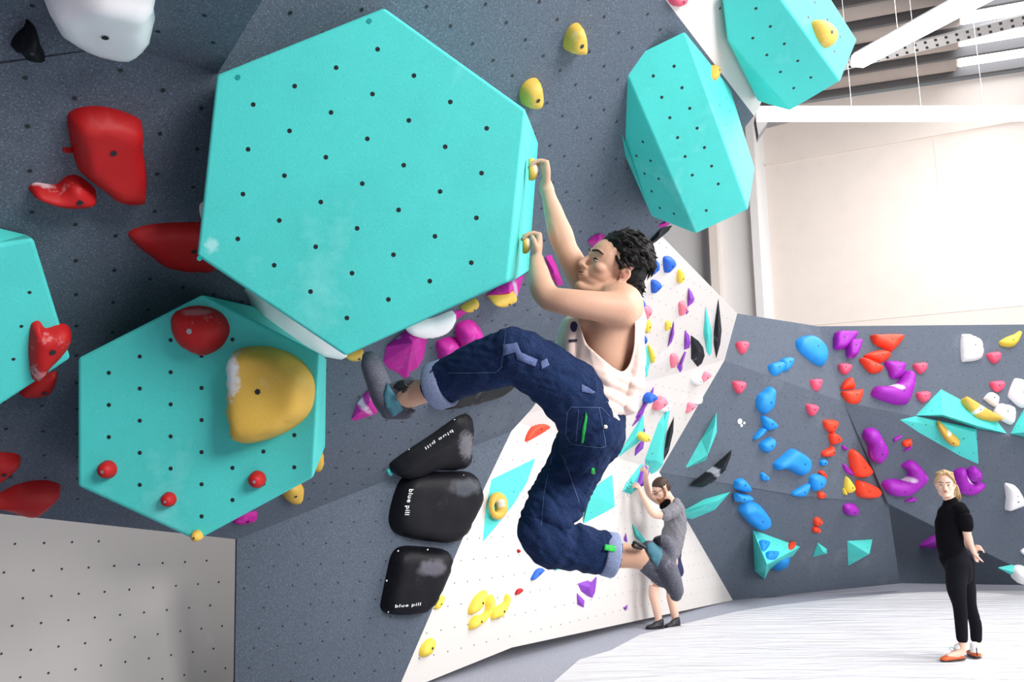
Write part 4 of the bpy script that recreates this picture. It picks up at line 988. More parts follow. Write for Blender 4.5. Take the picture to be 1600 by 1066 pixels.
tube(P(1423, 400, 19), P(1680, 321, 15.5), .07, .08, 'faint distant tube light low in front of the cream wall', ())
# dark bracket where the horizontal light meets the wall
V = [P(1180, 181, 13), P(1236, 181, 13.6), P(1200, 190, 13.2), P(1185, 212, 13)]
V += [v+Vector((.05, .25, 0)) for v in V]
o = link('bracket', V, [[0, 1, 2, 3], [4, 5, 6, 7][::-1], [0, 1, 5, 4], [1, 2, 6, 5], [2, 3, 7, 6], [3, 0, 4, 7]], 'purlin'); bake_origin(o); adopt(TL2, o)
o['label'] = 'dark triangular steel bracket'
# marks on volumes
lettering(v4, pr, 'JBSK.', (1127, 131), (1131, 139), .09, .004, m='mark', bold=.01)
vmark(r2, PB4, 1502, 669, .02, '', .1) if 0 else None
lettering(r1, pr1, '* uvorz', (1505, 670.5), (1511, 671.6), .10, .03, m='mark', bold=.01) if 0 else None

# ------------------------------------------------------------------ people
M['skin'] = mat('skin', (.63, .36, .25), .52, sub=.12, bump=.12, bscale=500, speck=.03, sscale=90)
M['skinw'] = mat('fair_skin', (.74, .47, .37), .52, sub=.12)
M['lip'] = mat('lips', (.42, .14, .12), .5)
M['eyew'] = mat('eye_white', (.75, .72, .70), .3)
M['iris'] = mat('iris', (.02, .013, .01), .25)
M['hair'] = mat('black_hair', (.005, .004, .004), .6, spec=.2)
M['brow'] = mat('dark_brows', (.03, .018, .014), .7)
M['blond'] = mat('blond_hair', (.42, .27, .13), .5, blot=.8)
M['brown'] = mat('brown_hair', (.05, .025, .016), .55)
M['beard'] = mat('reddish_beard', (.30, .13, .06), .7)
M['tank'] = mat('pale_pink_cotton', (.86, .66, .59), .85, bump=.25, bscale=500)
M['tee'] = mat('black_cotton', (.004, .004, .006), .95, spec=.08)
M['greytee'] = mat('grey_cotton', (.19, .185, .21), .85, speck=.3, sscale=60)
M['legging'] = mat('black_leggings', (.005, .005, .009), .85, spec=.12)
M['navy'] = mat('navy_shorts', (.012, .017, .07), .7)
M['cuff'] = mat('denim_inside', (.20, .24, .38), .85, speck=.4, sscale=300)
M['patch'] = mat('worn_denim_loop', (.085, .115, .25), .85, speck=.4, sscale=300)
M['stitch'] = mat('pale_stitching', (.07, .125, .25), .8)
M['green'] = mat('green_label', (.01, .42, .06), .6)
M['metalb'] = mat('metal_button', (.62, .58, .5), .3, metal=.8)
M['shoe'] = mat('dark_suede_shoe', (.085, .085, .115), .75, chalk=.9, chalkscale=11, chalkcol=(.30, .29, .38), blot=.6, bump=.5, bscale=120, speck=.3, sscale=140)
M['shoeteal'] = mat('teal_shoe_panel', (.06, .19, .25), .7, speck=.3, sscale=200)
M['rubber'] = mat('black_rubber', (.012, .012, .016), .5, chalk=.3, chalkscale=10, chalkcol=(.1, .1, .12))
M['orangeshoe'] = mat('orange_suede', (.55, .10, .02), .6)
M['sock'] = mat('white_sock', (.8, .8, .8), .8)
M['bluelace'] = mat('pale_blue_lace', (.4, .6, .65), .8)
M['print'] = mat('shirt_print', (.03, .02, .07), .8)
M['stain'] = mat('sweat_stain', (.42, .33, .30), .85)
# denim: dark indigo with a fine twill
m, N, L, b = new_mat('denim'); b.inputs['Roughness'].default_value = .9; b.inputs['Specular IOR Level'].default_value = .15
tc = N.new('ShaderNodeTexCoord'); n1 = N.new('ShaderNodeTexNoise'); n1.inputs['Scale'].default_value = 380; n1.inputs['Detail'].default_value = 2
n2 = N.new('ShaderNodeTexNoise'); n2.inputs['Scale'].default_value = 9; n2.inputs['Detail'].default_value = 4; n2.inputs['Distortion'].default_value = .4
r1_ = N.new('ShaderNodeValToRGB'); r1_.color_ramp.elements[0].position = .35; r1_.color_ramp.elements[0].color = (.004, .008, .030, 1); r1_.color_ramp.elements[1].position = .72; r1_.color_ramp.elements[1].color = (.018, .043, .13, 1)
r2_ = N.new('ShaderNodeMapRange'); r2_.inputs['From Min'].default_value = .55; r2_.inputs['From Max'].default_value = .75; r2_.inputs['To Max'].default_value = .35
mx = N.new('ShaderNodeMix'); mx.data_type = 'RGBA'; mx.inputs['B'].default_value = (.022, .055, .16, 1)
L.new(tc.outputs['Object'], n1.inputs['Vector']); L.new(tc.outputs['Object'], n2.inputs['Vector'])
L.new(n1.outputs['Fac'], r1_.inputs[0]); L.new(n2.outputs['Fac'], r2_.inputs['Value']); L.new(r2_.outputs[0], mx.inputs['Factor']); L.new(r1_.outputs[0], mx.inputs['A']); L.new(mx.outputs['Result'], b.inputs['Base Color'])
bp = N.new('ShaderNodeBump'); bp.inputs['Strength'].default_value = .35; bp.inputs['Distance'].default_value = .0015; L.new(n1.outputs['Fac'], bp.inputs['Height']); L.new(bp.outputs[0], b.inputs['Normal'])
M['denim'] = m

class Blob:
    """closed overlapping solids, later fused into one continuous skin by a voxel remesh"""
    def __init__(s): s.V = []; s.F = []
    def ring_tube(s, pts, radii, flat=None, seg=26, cap=True):
        """tube through pts; radii = r or (ra, rb); flat = direction of the ra axis"""
        k = len(pts); rings = []
        for i, p in enumerate(pts):
            d = (pts[min(i+1, k-1)]-pts[max(i-1, 0)]).normalized()
            f = flat if flat is not None else (Vector((0, 0, 1)) if abs(d.z) < .9 else Vector((1, 0, 0)))
            a = (f-d*f.dot(d)).normalized(); b = d.cross(a)
            r = radii[i]; ra, rb = (r if isinstance(r, tuple) else (r, r))
            st = len(s.V)
            for t in range(seg):
                w = 2*math.pi*t/seg; s.V.append(p+a*(ra*math.cos(w))+b*(rb*math.sin(w)))
            rings.append(st)
        for i in range(k-1):
            for t in range(seg):
                u = (t+1) % seg; s.F.append([rings[i]+t, rings[i]+u, rings[i+1]+u, rings[i+1]+t])
        if cap:
            for ri, p0, p1, r in ((rings[0], pts[0], pts[1], radii[0]), (rings[-1], pts[-1], pts[-2], radii[-1])):
                rr = min(r) if isinstance(r, tuple) else r
                d = (p0-p1).normalized(); prev = ri; first = ri == rings[0]
                c0 = sum((s.V[ri+t] for t in range(seg)), Vector())/seg
                for q in (.5, .85):
                    st = len(s.V)
                    for t in range(seg): s.V.append(c0+(s.V[ri+t]-c0)*math.sqrt(1-q*q)+d*(rr*q))
                    for t in range(seg):
                        u = (t+1) % seg; f = [prev+t, prev+u, st+u, st+t]
                        s.F.append(f[::-1] if first else f)
                    prev = st
                f = list(range(prev, prev+seg)); s.F.append(f[::-1] if first else f)
    def spl(s, pts, radii, n=4, **k):
        P_ = []; R = []
        kk = len(pts)
        for i in range(kk-1):
            p0 = pts[max(i-1, 0)]; p1 = pts[i]; p2 = pts[i+1]; p3 = pts[min(i+2, kk-1)]
            for t in range(n):
                t /= n
                P_.append(.5*((2*p1)+(p2-p0)*t+(2*p0-5*p1+4*p2-p3)*t*t+(3*p1-p0-3*p2+p3)*t**3))
                a, b = radii[i], radii[i+1]
                if isinstance(a, tuple) or isinstance(b, tuple):
                    a = a if isinstance(a, tuple) else (a, a); b = b if isinstance(b, tuple) else (b, b)
                    e = t*t*(3-2*t); R.append((a[0]+(b[0]-a[0])*e, a[1]+(b[1]-a[1])*e))
                else: e = t*t*(3-2*t); R.append(a+(b-a)*e)
        P_.append(pts[-1]); R.append(radii[-1]); s.ring_tube(P_, R, **k)
    def ell(s, c, r, X=Vector((1, 0, 0)), Y=Vector((0, 1, 0)), Zv=Vector((0, 0, 1)), u=18, v=12):
        st = len(s.V)
        if not isinstance(r, tuple): r = (r, r, r)
        for i in range(1, v):
            ph = math.pi*i/v
            for j in range(u):
                th = 2*math.pi*j/u
                s.V.append(c+X*(r[0]*math.sin(ph)*math.cos(th))+Y*(r[1]*math.sin(ph)*math.sin(th))+Zv*(r[2]*math.cos(ph)))
        top = len(s.V); s.V.append(c+Zv*r[2]); bot = len(s.V); s.V.append(c-Zv*r[2])
        hand = X.cross(Y).dot(Zv) > 0
        def add(f): s.F.append(f if hand else f[::-1])
        for i in range(v-2):
            for j in range(u):
                k = (j+1) % u; add([st+i*u+j, st+(i+1)*u+j, st+(i+1)*u+k, st+i*u+k])
        for j in range(u):
            k = (j+1) % u; add([top, st+j, st+k]); add([bot, st+(v-2)*u+k, st+(v-2)*u+j])
    def fuse(s, name, m, voxel, smooth=4, fac=.5, raw=False):
        me = bpy.data.meshes.new(name); me.from_pydata([tuple(v) for v in s.V], [], s.F)
        bm = bmesh.new(); bm.from_mesh(me); 
        # every separate solid gets outward normals
        bmesh.ops.recalc_face_normals(bm, faces=bm.faces[:]); bm.to_mesh(me); bm.free()
        o = bpy.data.objects.new(name, me); COL.objects.link(o)
        if not raw:
            r = o.modifiers.new('r', 'REMESH'); r.mode = 'VOXEL'; r.voxel_size = voxel; r.use_smooth_shade = True
            if smooth:
                q = o.modifiers.new('s', 'SMOOTH'); q.factor = fac; q.iterations = smooth
        dg = bpy.context.evaluated_depsgraph_get(); dg.update()
        m2 = bpy.data.meshes.new_from_object(o.evaluated_get(dg)); o.modifiers.clear(); o.data = m2
        m2.name = name; m2.materials.clear()
        for k in (m if isinstance(m, (list, tuple)) else [m]): m2.materials.append(M[k])
        for p in m2.polygons: p.use_smooth = True; p.material_index = 0
        return bake_origin(o)
def wv(o):  # world-space numpy verts of an object
    n = len(o.data.vertices); a = np.empty(n*3); o.data.vertices.foreach_get('co', a); return a.reshape(-1, 3)+np.array(o.location)
def set_wv(o, a):
    o.data.vertices.foreach_set('co', (a-np.array(o.location)).ravel()); o.data.update()
def wrinkle(o, amp, dirv, freq, freq2=3, seed=0, where=None):
    """folds running across dirv"""
    nrm = [v.normal.copy() for v in o.data.vertices]; d = dirv.normalized(); L0 = o.location
    s = d.orthogonal().normalized(); t = d.cross(s)
    for v, n in zip(o.data.vertices, nrm):
        p = v.co+L0
        q = Vector((p.dot(d)*freq, p.dot(s)*freq2, p.dot(t)*freq2+seed))
        a = noise.noise(q)+.5*noise.noise(q*2.1+Vector((5, 2, 1)))
        a = 1-abs(a)*2.2
        w_ = 1 if where is None else where(p)
        v.co += n*(amp*a*w_)
    o.data.update()
def relax(o, iters, where):
    a = wv(o); n = len(a); e = np.empty(len(o.data.edges)*2, dtype=np.int64); o.data.edges.foreach_get('vertices', e); e = e.reshape(-1, 2)
    w_ = np.array([where(Vector(p)) for p in a])[:, None]; deg = np.bincount(e.ravel(), minlength=n)[:, None]
    for _ in range(iters):
        s_ = np.zeros_like(a)
        for k in range(3):
            s_[:, k] = np.bincount(e[:, 0], a[e[:, 1], k], n)+np.bincount(e[:, 1], a[e[:, 0], k], n)
        a = a+(s_/deg-a)*w_*.6
    set_wv(o, a)
def cut_px(o, keep, snap=None, tol=4):
    """trim a garment: keep(face centre) says what stays; loose border pulled onto the pattern line snap (photo points)"""
    bm = bmesh.new(); bm.from_mesh(o.data); L0 = o.location
    dead = [f for f in bm.faces if not keep(f.calc_center_median()+L0, f.normal)]
    bmesh.ops.delete(bm, geom=dead, context='FACES')
    # drop crumbs
    seen = set(); isl = []
    for f in bm.faces:
        if f in seen: continue
        st = [f]; seen.add(f); cur = []
        while st:
            g = st.pop(); cur.append(g)
            for e in g.edges:
                for h_ in e.link_faces:
                    if h_ not in seen: seen.add(h_); st.append(h_)
        isl.append(cur)
    if isl:
        mxn = max(len(i) for i in isl)
        bmesh.ops.delete(bm, geom=[f for i in isl if len(i) < mxn*.08 for f in i], context='FACES')
    for k in range(30):
        bv = [v for v in bm.verts if v.is_boundary]; new = {}
        for v in bv:
            nb = [e.other_vert(v) for e in v.link_edges if e.is_boundary]
            if len(nb) == 2: new[v] = (v.co+nb[0].co+nb[1].co)/3
        for v, c in new.items(): v.co = c
    bm.to_mesh(o.data); bm.free(); o.data.update()

def head_blob(B, H, X, Y, Zv, s=1.0, fem=False):
    def L(x, y, z): return H+X*(x*s)+Y*(y*s)+Zv*(z*s)
    E = lambda c, r: B.ell(L(*c), tuple(v*s for v in r), X, Y, Zv, 22, 16)
    E((-.012, 0, .045), (.098, .078, .082)); E((-.03, 0, .02), (.078, .074, .075)); E((.03, 0, .028), (.066, .067, .075))
    E((.036, 0, -.022), (.055, .060, .060))                                # mid face
    E((.034, 0, -.060), (.052, .048 if fem else .051, .040))                              # jaw
    for q in (1, -1):
        B.spl([L(-.005, .056*q, -.035), L(.015, .053*q, -.066), L(.05, .032*q, -.088), L(.078, .008*q, -.094)], [.016*s, .017*s, .017*s, .018*s])
        E((.055, .040*q, -.012), (.028, .022, .022))                       # cheekbone
        B.spl([L(.060, .050*q, .030), L(.082, .032*q, .033), L(.090, .012*q, .030)], [.008*s, .0105*s, .009*s])   # brow
        # upper lid over the ball of the eye
        E((.072, .031*q, .012), (.0145, .0145, .0115))
        # ear
        B.spl([L(-.012, .077*q, -.030), L(-.022, .083*q, -.012), L(-.026, .086*q, .010), L(-.010, .083*q, .020), L(.002, .079*q, .008)], [.006*s, .007*s, .007*s, .0065*s, .005*s])
        E((-.012, .077*q, -.004), (.013, .006, .022)); E((-.006, .078*q, -.030), (.007, .006, .010))
        E((.100, .0115*q, -.026), (.010, .008, .0075))                     # nostril wing
    B.spl([L(.085, 0, .026), L(.097, 0, .008), L(.108, 0, -.010), L(.112, 0, -.022)], [.009*s, .0085*s, .010*s, .0115*s])
    E((.088, 0, -.050), (.014, .026, .020))                                # muzzle
    E((.083, 0, -.090), (.017, .020, .016))                                # chin
    return L
def head_parts(L, s, X, Y, Zv, op=1.0, hairm=None, brow='brow', eyes=True, mouth_open=False):
    out = []
    B = Blob()
    for z, r in ((-.0445, (.0065, .019, .0042)), (-.0535, (.0072, .017, .0052))):
        B.ell(L(.0985, 0, z), tuple(v*s for v in r), X, Y, Zv)
    o = B.fuse('lips', 'lip', 1, raw=True); out.append(o)
    for q in (1, -1):
        B = Blob(); B.ell(L(.0792, .0315*q, .0060), (.0088*s, .0108*s, .0032*s*op), X, Y, Zv); o = B.fuse('eye', 'eyew', 1, raw=True); out.append(o)
        B = Blob(); B.ell(L(.0850, .0300*q, .0058), (.0038*s, .0050*s, .0034*s*op), X, Y, Zv); i = B.fuse('iris', 'iris', 1, raw=True); adopt(o, i)
        B = Blob(); B.spl([L(.0815, .046*q, .0080+.0025*(op-1)), L(.0878, .033*q, .0110+.0035*(op-1)), L(.0875, .020*q, .0070+.0025*(op-1))], [.0016*s, .0024*s, .0016*s], seg=8); l_ = B.fuse('eyelid_line', brow, 1, raw=True); adopt(o, l_)
        B = Blob(); B.spl([L(.076, .054*q, .032), L(.092, .036*q, .038), L(.099, .014*q, .033)], [.0022*s, .0040*s, .0036*s], seg=8); out.append(B.fuse('eyebrow', brow, 1, raw=True))
    return out
def locks(B, L, s, n, fn, seed=1):
    rnd = random.Random(seed)
    for i in range(n): fn(B, L, s, rnd)

def finger(B, pts, r, n=3): B.spl(pts, [r*(1-.12*i/(len(pts)-1)) if i < len(pts)-1 else r*.78 for i in range(len(pts))], n=n, seg=10)

# ============================== the climber
C0 = Vector((0, 0, 0))
def K(x, y, d): return P(x, y, d)
body = Blob()
# arms: the near (left) arm bent, the far (right) arm reaching up
body.spl([K(972, 484, 2.66), K(935, 479, 2.63), K(890, 473, 2.62), K(858, 468, 2.64)], [(.066, .062), (.052, .050), (.047, .047), (.041, .043)], n=6)
body.spl([K(858, 468, 2.64), K(848, 452, 2.67), K(843, 432, 2.73), K(839, 408, 2.80)], [(.041, .043), (.045, .045), (.038, .040), (.026, .030)], n=6)
body.spl([K(930, 470, 2.92), K(912, 440, 2.90), K(892, 405, 2.86), K(884, 388, 2.86)], [(.062, .058), (.052, .052), (.045, .046), (.042, .043)], n=6)
body.spl([K(884, 388, 2.86), K(877, 368, 2.865), K(866, 335, 2.875), K(857, 305, 2.88), K(853, 290, 2.885)], [(.042, .043), (.046, .046), (.037, .040), (.027, .031), (.025, .029)], n=6)
# hands gripping the jugs: back of the hand, four fingers over the top, thumb
def grip(B, wx, wy, wd, kx, ky, kd, jx, jy, jd, nm):
    # palm from wrist to knuckles; its width runs away from the camera
    for i in range(4):
        o = (i-1.5)*.021
        B.spl([K(wx, wy, wd)+DV*(o*.6), K((wx+kx)/2+1, (wy+ky)/2, (wd+kd)/2)+DV*(o*.9), K(kx, ky, kd)+DV*o], [.015, .0145, .0115], n=4, seg=10)
        ln = (1.0, 1.08, 1.04, .86)[i]; r = (.0088, .0092, .0088, .0078)[i]
        k = K(kx, ky, kd)+DV*o
        p1 = k+RV*(-.018*ln)+UV*(.007+.002*i); p2 = k+RV*(-.040*ln)+UV*(.002); p3 = k+RV*(-.056*ln)+UV*(-.013); p4 = k+RV*(-.060*ln)+UV*(-.020)
        finger(B, [k, p1, p2, p3], r)
    t0 = K(wx-2, (wy*.55+ky*.45), wd)-DV*.028; 
    B.spl([K(wx, wy-6, wd)-DV*.010, t0, t0+RV*(-.006)+UV*.022-DV*.004, t0+RV*(-.014)+UV*.040+DV*.002], [.014, .012, .0095, .0075], n=4, seg=10)
grip(body, 853, 288, 2.885, 853, 257, 2.87, 832, 262, 2.87, 'r')
grip(body, 839, 404, 2.81, 842, 369, 2.85, 821, 378, 2.85, 'l')
# torso: leaning back, seen from its left side
sd = DV
body.spl([K(956, 470, 2.80), K(952, 500, 2.80), K(944, 550, 2.79), K(933, 600, 2.78), K(925, 645, 2.77)],
         [(.14, .085), (.165, .105), (.140, .100), (.122, .092), (.145, .105)], flat=DV, n=6, seg=24)
body.ell(K(968, 480, 2.70), (.085, .075, .085)); body.ell(K(945, 478, 2.88), (.075, .07, .07))      # shoulders
body.spl([K(976, 492, 2.72), K(978, 530, 2.74), K(968, 570, 2.76)], [.055, .065, .045], n=5)                             # back muscle
body.spl([K(912, 505, 2.74), K(905, 520, 2.78)], [.05, .05], n=3)                                   # chest
# neck and head
body.spl([K(966, 482, 2.80), K(966, 466, 2.795), K(962, 448, 2.79)], [.066, .057, .056], n=5)
Xh = CV(-.86, .38, -.34).normalized(); Zh = CV(.42, .90, -.02); Zh = (Zh-Xh*Zh.dot(Xh)).normalized(); Yh = Zh.cross(Xh)
Hc = K(955, 424, 2.775); hs = 1.02
Lh = head_blob(body, Hc, Xh, Yh, Zh, hs)
# legs inside the jeans and bare ankles
HIPL = K(921, 652, 2.68); HIPR = K(925, 668, 2.86)
body.spl([HIPL, K(868, 600, 2.62), K(806, 552, 2.56), K(740, 577, 2.64), K(692, 601, 2.70), K(652, 615, 2.745), K(634, 622, 2.76)], [.085, .075, .058, .055, .046, .042, .042], n=5)
body.spl([HIPR, K(880, 750, 2.85), K(838, 838, 2.78), K(895, 858, 2.80), K(952, 867, 2.80), K(988, 869, 2.79), K(1006, 872, 2.79)], [.085, .075, .060, .055, .047, .043, .046], n=5)
body.ell(K(1000, 857, 2.77), (.022, .022, .022)); body.ell(K(652, 600, 2.72), (.02, .02, .02))
body.spl([K(634, 622, 2.76), K(610, 630, 2.78), K(588, 590, 2.80), K(578, 566, 2.80)], [.034, .034, .032, .022], n=4)
body.spl([K(1006, 872, 2.79), K(1030, 868, 2.79), K(1048, 905, 2.78), K(1054, 925, 2.78)], [.038, .034, .032, .022], n=4)
climber = empty('person', K(930, 640, 2.78), 'climber in pale pink tank top and rolled-up jeans, hanging from the huge hexagon', 'person')
bo = body.fuse('body', 'skin', .0042, smooth=4); adopt(climber, bo)
HANDS = [K(846, 262, 2.87), K(833, 375, 2.85)]
relax(bo, 45, lambda p: 0.0 if (p-Hc).length < .135 or min((p-h_).length for h_ in HANDS) < .09 else min(1, max(0, ((p-Hc).length-.135)/.04)))
for o in head_parts(Lh, hs, Xh, Yh, Zh, op=1.2): adopt(bo, o)
# hair: short black waves, combed back from the brow
hb = Blob()
hb.ell(Lh(-.022, 0, .070), (.097*hs, .083*hs, .078*hs), Xh, Yh, Zh); hb.ell(Lh(-.052, 0, .018), (.068*hs, .078*hs, .076*hs), Xh, Yh, Zh)
hb.ell(Lh(-.070, 0, -.035), (.034*hs, .055*hs, .048*hs), Xh, Yh, Zh)
for q in (1, -1): hb.spl([Lh(.012, .074*q, .055), Lh(.012, .0765*q, .030), Lh(.010, .076*q, .012)], [.012, .009, .005], n=3, seg=8)
rr = random.Random(4)
for i in range(520):
    # a lock roots somewhere over the skull and sweeps back and up
    th = rr.uniform(-1.35, 1.35); ph = rr.uniform(-.3, 2.9)
    dx, dz = math.cos(ph)*math.cos(th), math.sin(ph)*math.cos(th); dy = math.sin(th)
    c = Vector((-.028+.092*dx, .082*dy, .058+.084*dz)) if i % 4 else Vector((-.062+.045*min(dx, .2), .064*dy, -.028+.05*dz))
    if c.x > .040 and c.z < .085: continue
    if c.z < -.005+.02*rr.random() and c.x > -.035: continue
    if abs(c.y) > .06 and c.z < .03 and c.x > -.035: continue
    nrm = Vector((dx, dy, dz)).normalized()
    back = Vector((-1, .2*rr.uniform(-1, 1), -.25+.3*rr.uniform(-1, 1))); back = (back-nrm*back.dot(nrm)).normalized()
    ln = rr.uniform(.035, .065); lift = rr.uniform(.003, .010); sw = Vector((0, rr.uniform(-.008, .008), rr.uniform(-.008, .008)))
    p0 = c; p1 = c+back*ln*.5+nrm*lift+sw; p2 = c+back*ln+nrm*lift*.4-sw
    hb.spl([Lh(*p0), Lh(*p1), Lh(*p2)], [.0045*hs, .0055*hs, .002*hs], n=3, seg=7)
ho = hb.fuse('hair', 'hair', .0026, smooth=1); adopt(bo, ho)
# ear cavity shade painted in: a small dark red ellipsoid
eb_ = Blob(); eb_.ell(Lh(-.010, .0835, -.003), (.006*hs, .003*hs, .010*hs), Xh, Yh, Zh); e_ = eb_.fuse('ear_shade', 'lip', 1, raw=True); adopt(bo, e_)
mb_ = Blob(); mb_.ell(Lh(.1035, 0, -.049), (.004*hs, .010*hs, .0035*hs), Xh, Yh, Zh); m_ = mb_.fuse('mouth_opening', 'iris', 1, raw=True); adopt(bo, m_)

# tank top: a loose sack around the torso, deep arm openings, hem pulled over the waistband
tk = Blob()
tk.spl([K(955, 470, 2.80), K(950, 500, 2.80), K(943, 545, 2.80), K(934, 590, 2.79), K(932, 625, 2.785), K(930, 660, 2.775)],
       [(.155, .105), (.19, .127), (.185, .135), (.178, .135), (.172, .118), (.168, .092)], flat=DV, n=6, seg=28)
tk.spl([K(990, 480, 2.78), K(990, 520, 2.78), K(985, 580, 2.78), K(972, 630, 2.78)], [(.10, .026), (.12, .028), (.13, .040), (.13, .035)], flat=DV, n=5)
tk.spl([K(892, 508, 2.80), K(889, 540, 2.80), K(893, 580, 2.79)], [(.11, .030), (.12, .038), (.13, .040)], flat=DV, n=5)
to = tk.fuse('tank_top', ['tank', 'stain'], .0055, smooth=8)
arm_hole = [(898, 470), (905, 505), (916, 538), (940, 560), (960, 577), (973, 583), (984, 570), (991, 540), (992, 505), (988, 480), (978, 462), (960, 440), (905, 440)]
hem = [(895, 601), (915, 607), (935, 625), (952, 645), (966, 664), (966, 720), (860, 720), (860, 574), (874, 590)]
neck = [(850, 380), (1040, 380), (1040, 455), (1000, 470), (985, 460), (900, 494), (850, 494)]
def keep(p, n):
    x, y = px(p)
    side = abs(n.dot(DV)) > .12
    if pip(x, y, arm_hole): return False
    if pip(x, y, hem): return False
    if pip(x, y, neck): return False
    return True
wrinkle(to, .013, CV(.45, .9, 0), 22, 3.2, 3, where=lambda p: max(0, min(1, (px(p)[1]-560)/35)))
wrinkle(to, .004, CV(1, .2, 0), 14, 4, 9)
cut_px(to, keep)
for p in to.data.polygons:
    x, y = px(p.center+to.location)
    if ((x-895)/15)**2+((y-574)/8)**2 < 1 and p.normal.dot(DV) < 0: p.material_index = 1
sm_ = to.modifiers.new('t', 'SOLIDIFY'); sm_.thickness = .003; sm_.offset = 1
adopt(bo, to)

def project_on(o, x, y, lift=.002):
    """first surface point of o under photo point x, y"""
    dg = bpy.context.evaluated_depsgraph_get(); dg.update()
    r = ray(x, y).normalized(); inv = o.matrix_world.inverted() if False else Matrix.Translation(-o.location)
    ok, loc, nor, _ = o.ray_cast(inv @ CAM, r, depsgraph=dg) if False else o.ray_cast(inv @ CAM, r)
    if not ok: return None, None
    return loc+o.location, nor
def decal(name, o, pts, m, lift=.002, thick=.0015, parent=None, sub=3):
    """a thin patch lying on o: outline in photo points"""
    dense = []
    for i in range(len(pts)):
        a, b_ = pts[i], pts[(i+1) % len(pts)]
        for k in range(sub): dense.append((a[0]+(b_[0]-a[0])*k/sub, a[1]+(b_[1]-a[1])*k/sub))
    n0 = len(dense); pin = [Vector(p) for p in dense]
    xs = [p[0] for p in dense]; ys = [p[1] for p in dense]; st = max(1.0, min(max(xs)-min(xs), max(ys)-min(ys))/4)
    y = min(ys)
    while y < max(ys):
        x = min(xs)
        while x < max(xs):
            if pip(x, y, dense) and dist_poly(x, y, dense) > st*.4: pin.append(Vector((x, y)))
            x += st
        y += st
    r = delaunay_2d_cdt(pin, [], [list(range(n0))], 1, 1e-6)
    V = []; bad = set(); 
    for i, v in enumerate(r[0]):
        p, n = project_on(o, v.x, v.y)
        if p is None: bad.add(i); V.append(Vector((0, 0, 0)))
        else: V.append(p+(n*lift if n.dot(DV) < 0 else n*0)-DV*.001)
    Fc = [list(f) for f in r[2] if not any(i in bad for i in f)]
    if not Fc: return None
    d = link(name, V, Fc, m, smooth=True); bm = bmesh.new(); bm.from_mesh(d.data)
    bmesh.ops.delete(bm, geom=[v for v in bm.verts if not v.link_faces], context='VERTS'); bm.to_mesh(d.data); bm.free(); bake_origin(d)
    s_ = d.modifiers.new('t', 'SOLIDIFY'); s_.thickness = thick; s_.offset = 0
    adopt(parent or o, d); return d
def seam(name, o, pts, m, w=.6, **k):
    """a line of stitching: a narrow strip on the cloth"""
    L_ = []; R_ = []
    for i, (x, y) in enumerate(pts):
        a = pts[max(0, i-1)]; b_ = pts[min(len(pts)-1, i+1)]; dx, dy = b_[0]-a[0], b_[1]-a[1]; q = math.hypot(dx, dy)
        L_.append((x-dy/q*w, y+dx/q*w)); R_.append((x+dy/q*w, y-dx/q*w))
    V = []; 
    for a, b_ in zip(L_, R_):
        for x, y in (a, b_):
            p, n = project_on(o, x, y)
            if p is None: return None
            V.append(p-DV*.0025)
    Fc = [[2*i, 2*i+1, 2*i+3, 2*i+2] for i in range(len(pts)-1)]
    d = link(name, V, Fc, m); bake_origin(d); adopt(o, d); return d
def dens(pts, n=6):
    out = []
    for i in range(len(pts)-1):
        for k in range(n): out.append((pts[i][0]+(pts[i+1][0]-pts[i][0])*k/n, pts[i][1]+(pts[i+1][1]-pts[i][1])*k/n))
    return out+[pts[-1]]

# jeans
jn = Blob()
jn.spl([K(930, 606, 2.775), K(928, 640, 2.77), K(922, 668, 2.77), K(915, 695, 2.78)], [(.150, .080), (.168, .098), (.170, .110), (.13, .085)], flat=DV, n=5, seg=24)
jn.spl([K(922, 648, 2.69), K(890, 612, 2.64), K(850, 580, 2.60), K(814, 556, 2.56), K(800, 548, 2.555)], [(.108, .100), (.104, .108), (.088, .094), (.078, .080), (.070, .070)], n=6)
jn.spl([K(806, 552, 2.555), K(780, 562, 2.59), K(740, 577, 2.64), K(705, 593, 2.69), K(690, 602, 2.70)], [(.075, .070), (.080, .080), (.078, .080), (.070, .072), (.066, .069)], n=6)
jn.spl([K(934, 672, 2.84), K(912, 700, 2.86), K(884, 755, 2.86), K(856, 808, 2.80), K(846, 832, 2.78)], [(.105, .085), (.098, .090), (.090, .090), (.084, .082), (.074, .072)], n=6)
jn.spl([K(844, 830, 2.775), K(862, 848, 2.78), K(905, 858, 2.80), K(948, 866, 2.80)], [(.072, .072), (.080, .078), (.072, .076), (.066, .066)], n=6)
jn.ell(K(946, 668, 2.74), (.062, .08, .085))
jo = jn.fuse('jeans', 'denim', .005, smooth=6)
knee1, knee2 = K(806, 556, 2.56), K(850, 835, 2.78)
hipc = K(915, 700, 2.8)
def near_(c, r): return lambda p: max(0, 1-(p-c).length/r)
wrinkle(jo, .006, CV(-.72, .35, -.2), 11, 2.5, 21)
wrinkle(jo, .010, CV(-.35, -.85, .1), 24, 5, 1, where=near_(knee1+CV(.01, -.07, 0), .20))
wrinkle(jo, .013, CV(.75, .6, 0), 22, 5, 2, where=near_(knee2+CV(.06, .06, 0), .24))
wrinkle(jo, .016, CV(-.75, .55, 0), 22, 4, 3, where=near_(K(925, 712, 2.74), .22))
wrinkle(jo, .008, CV(.2, 1, 0), 13, 4, 5, where=near_(K(870, 780, 2.78), .3))
wrinkle(jo, .0035, CV(.4, .6, .3), 26, 14, 4)
adopt(bo, jo)
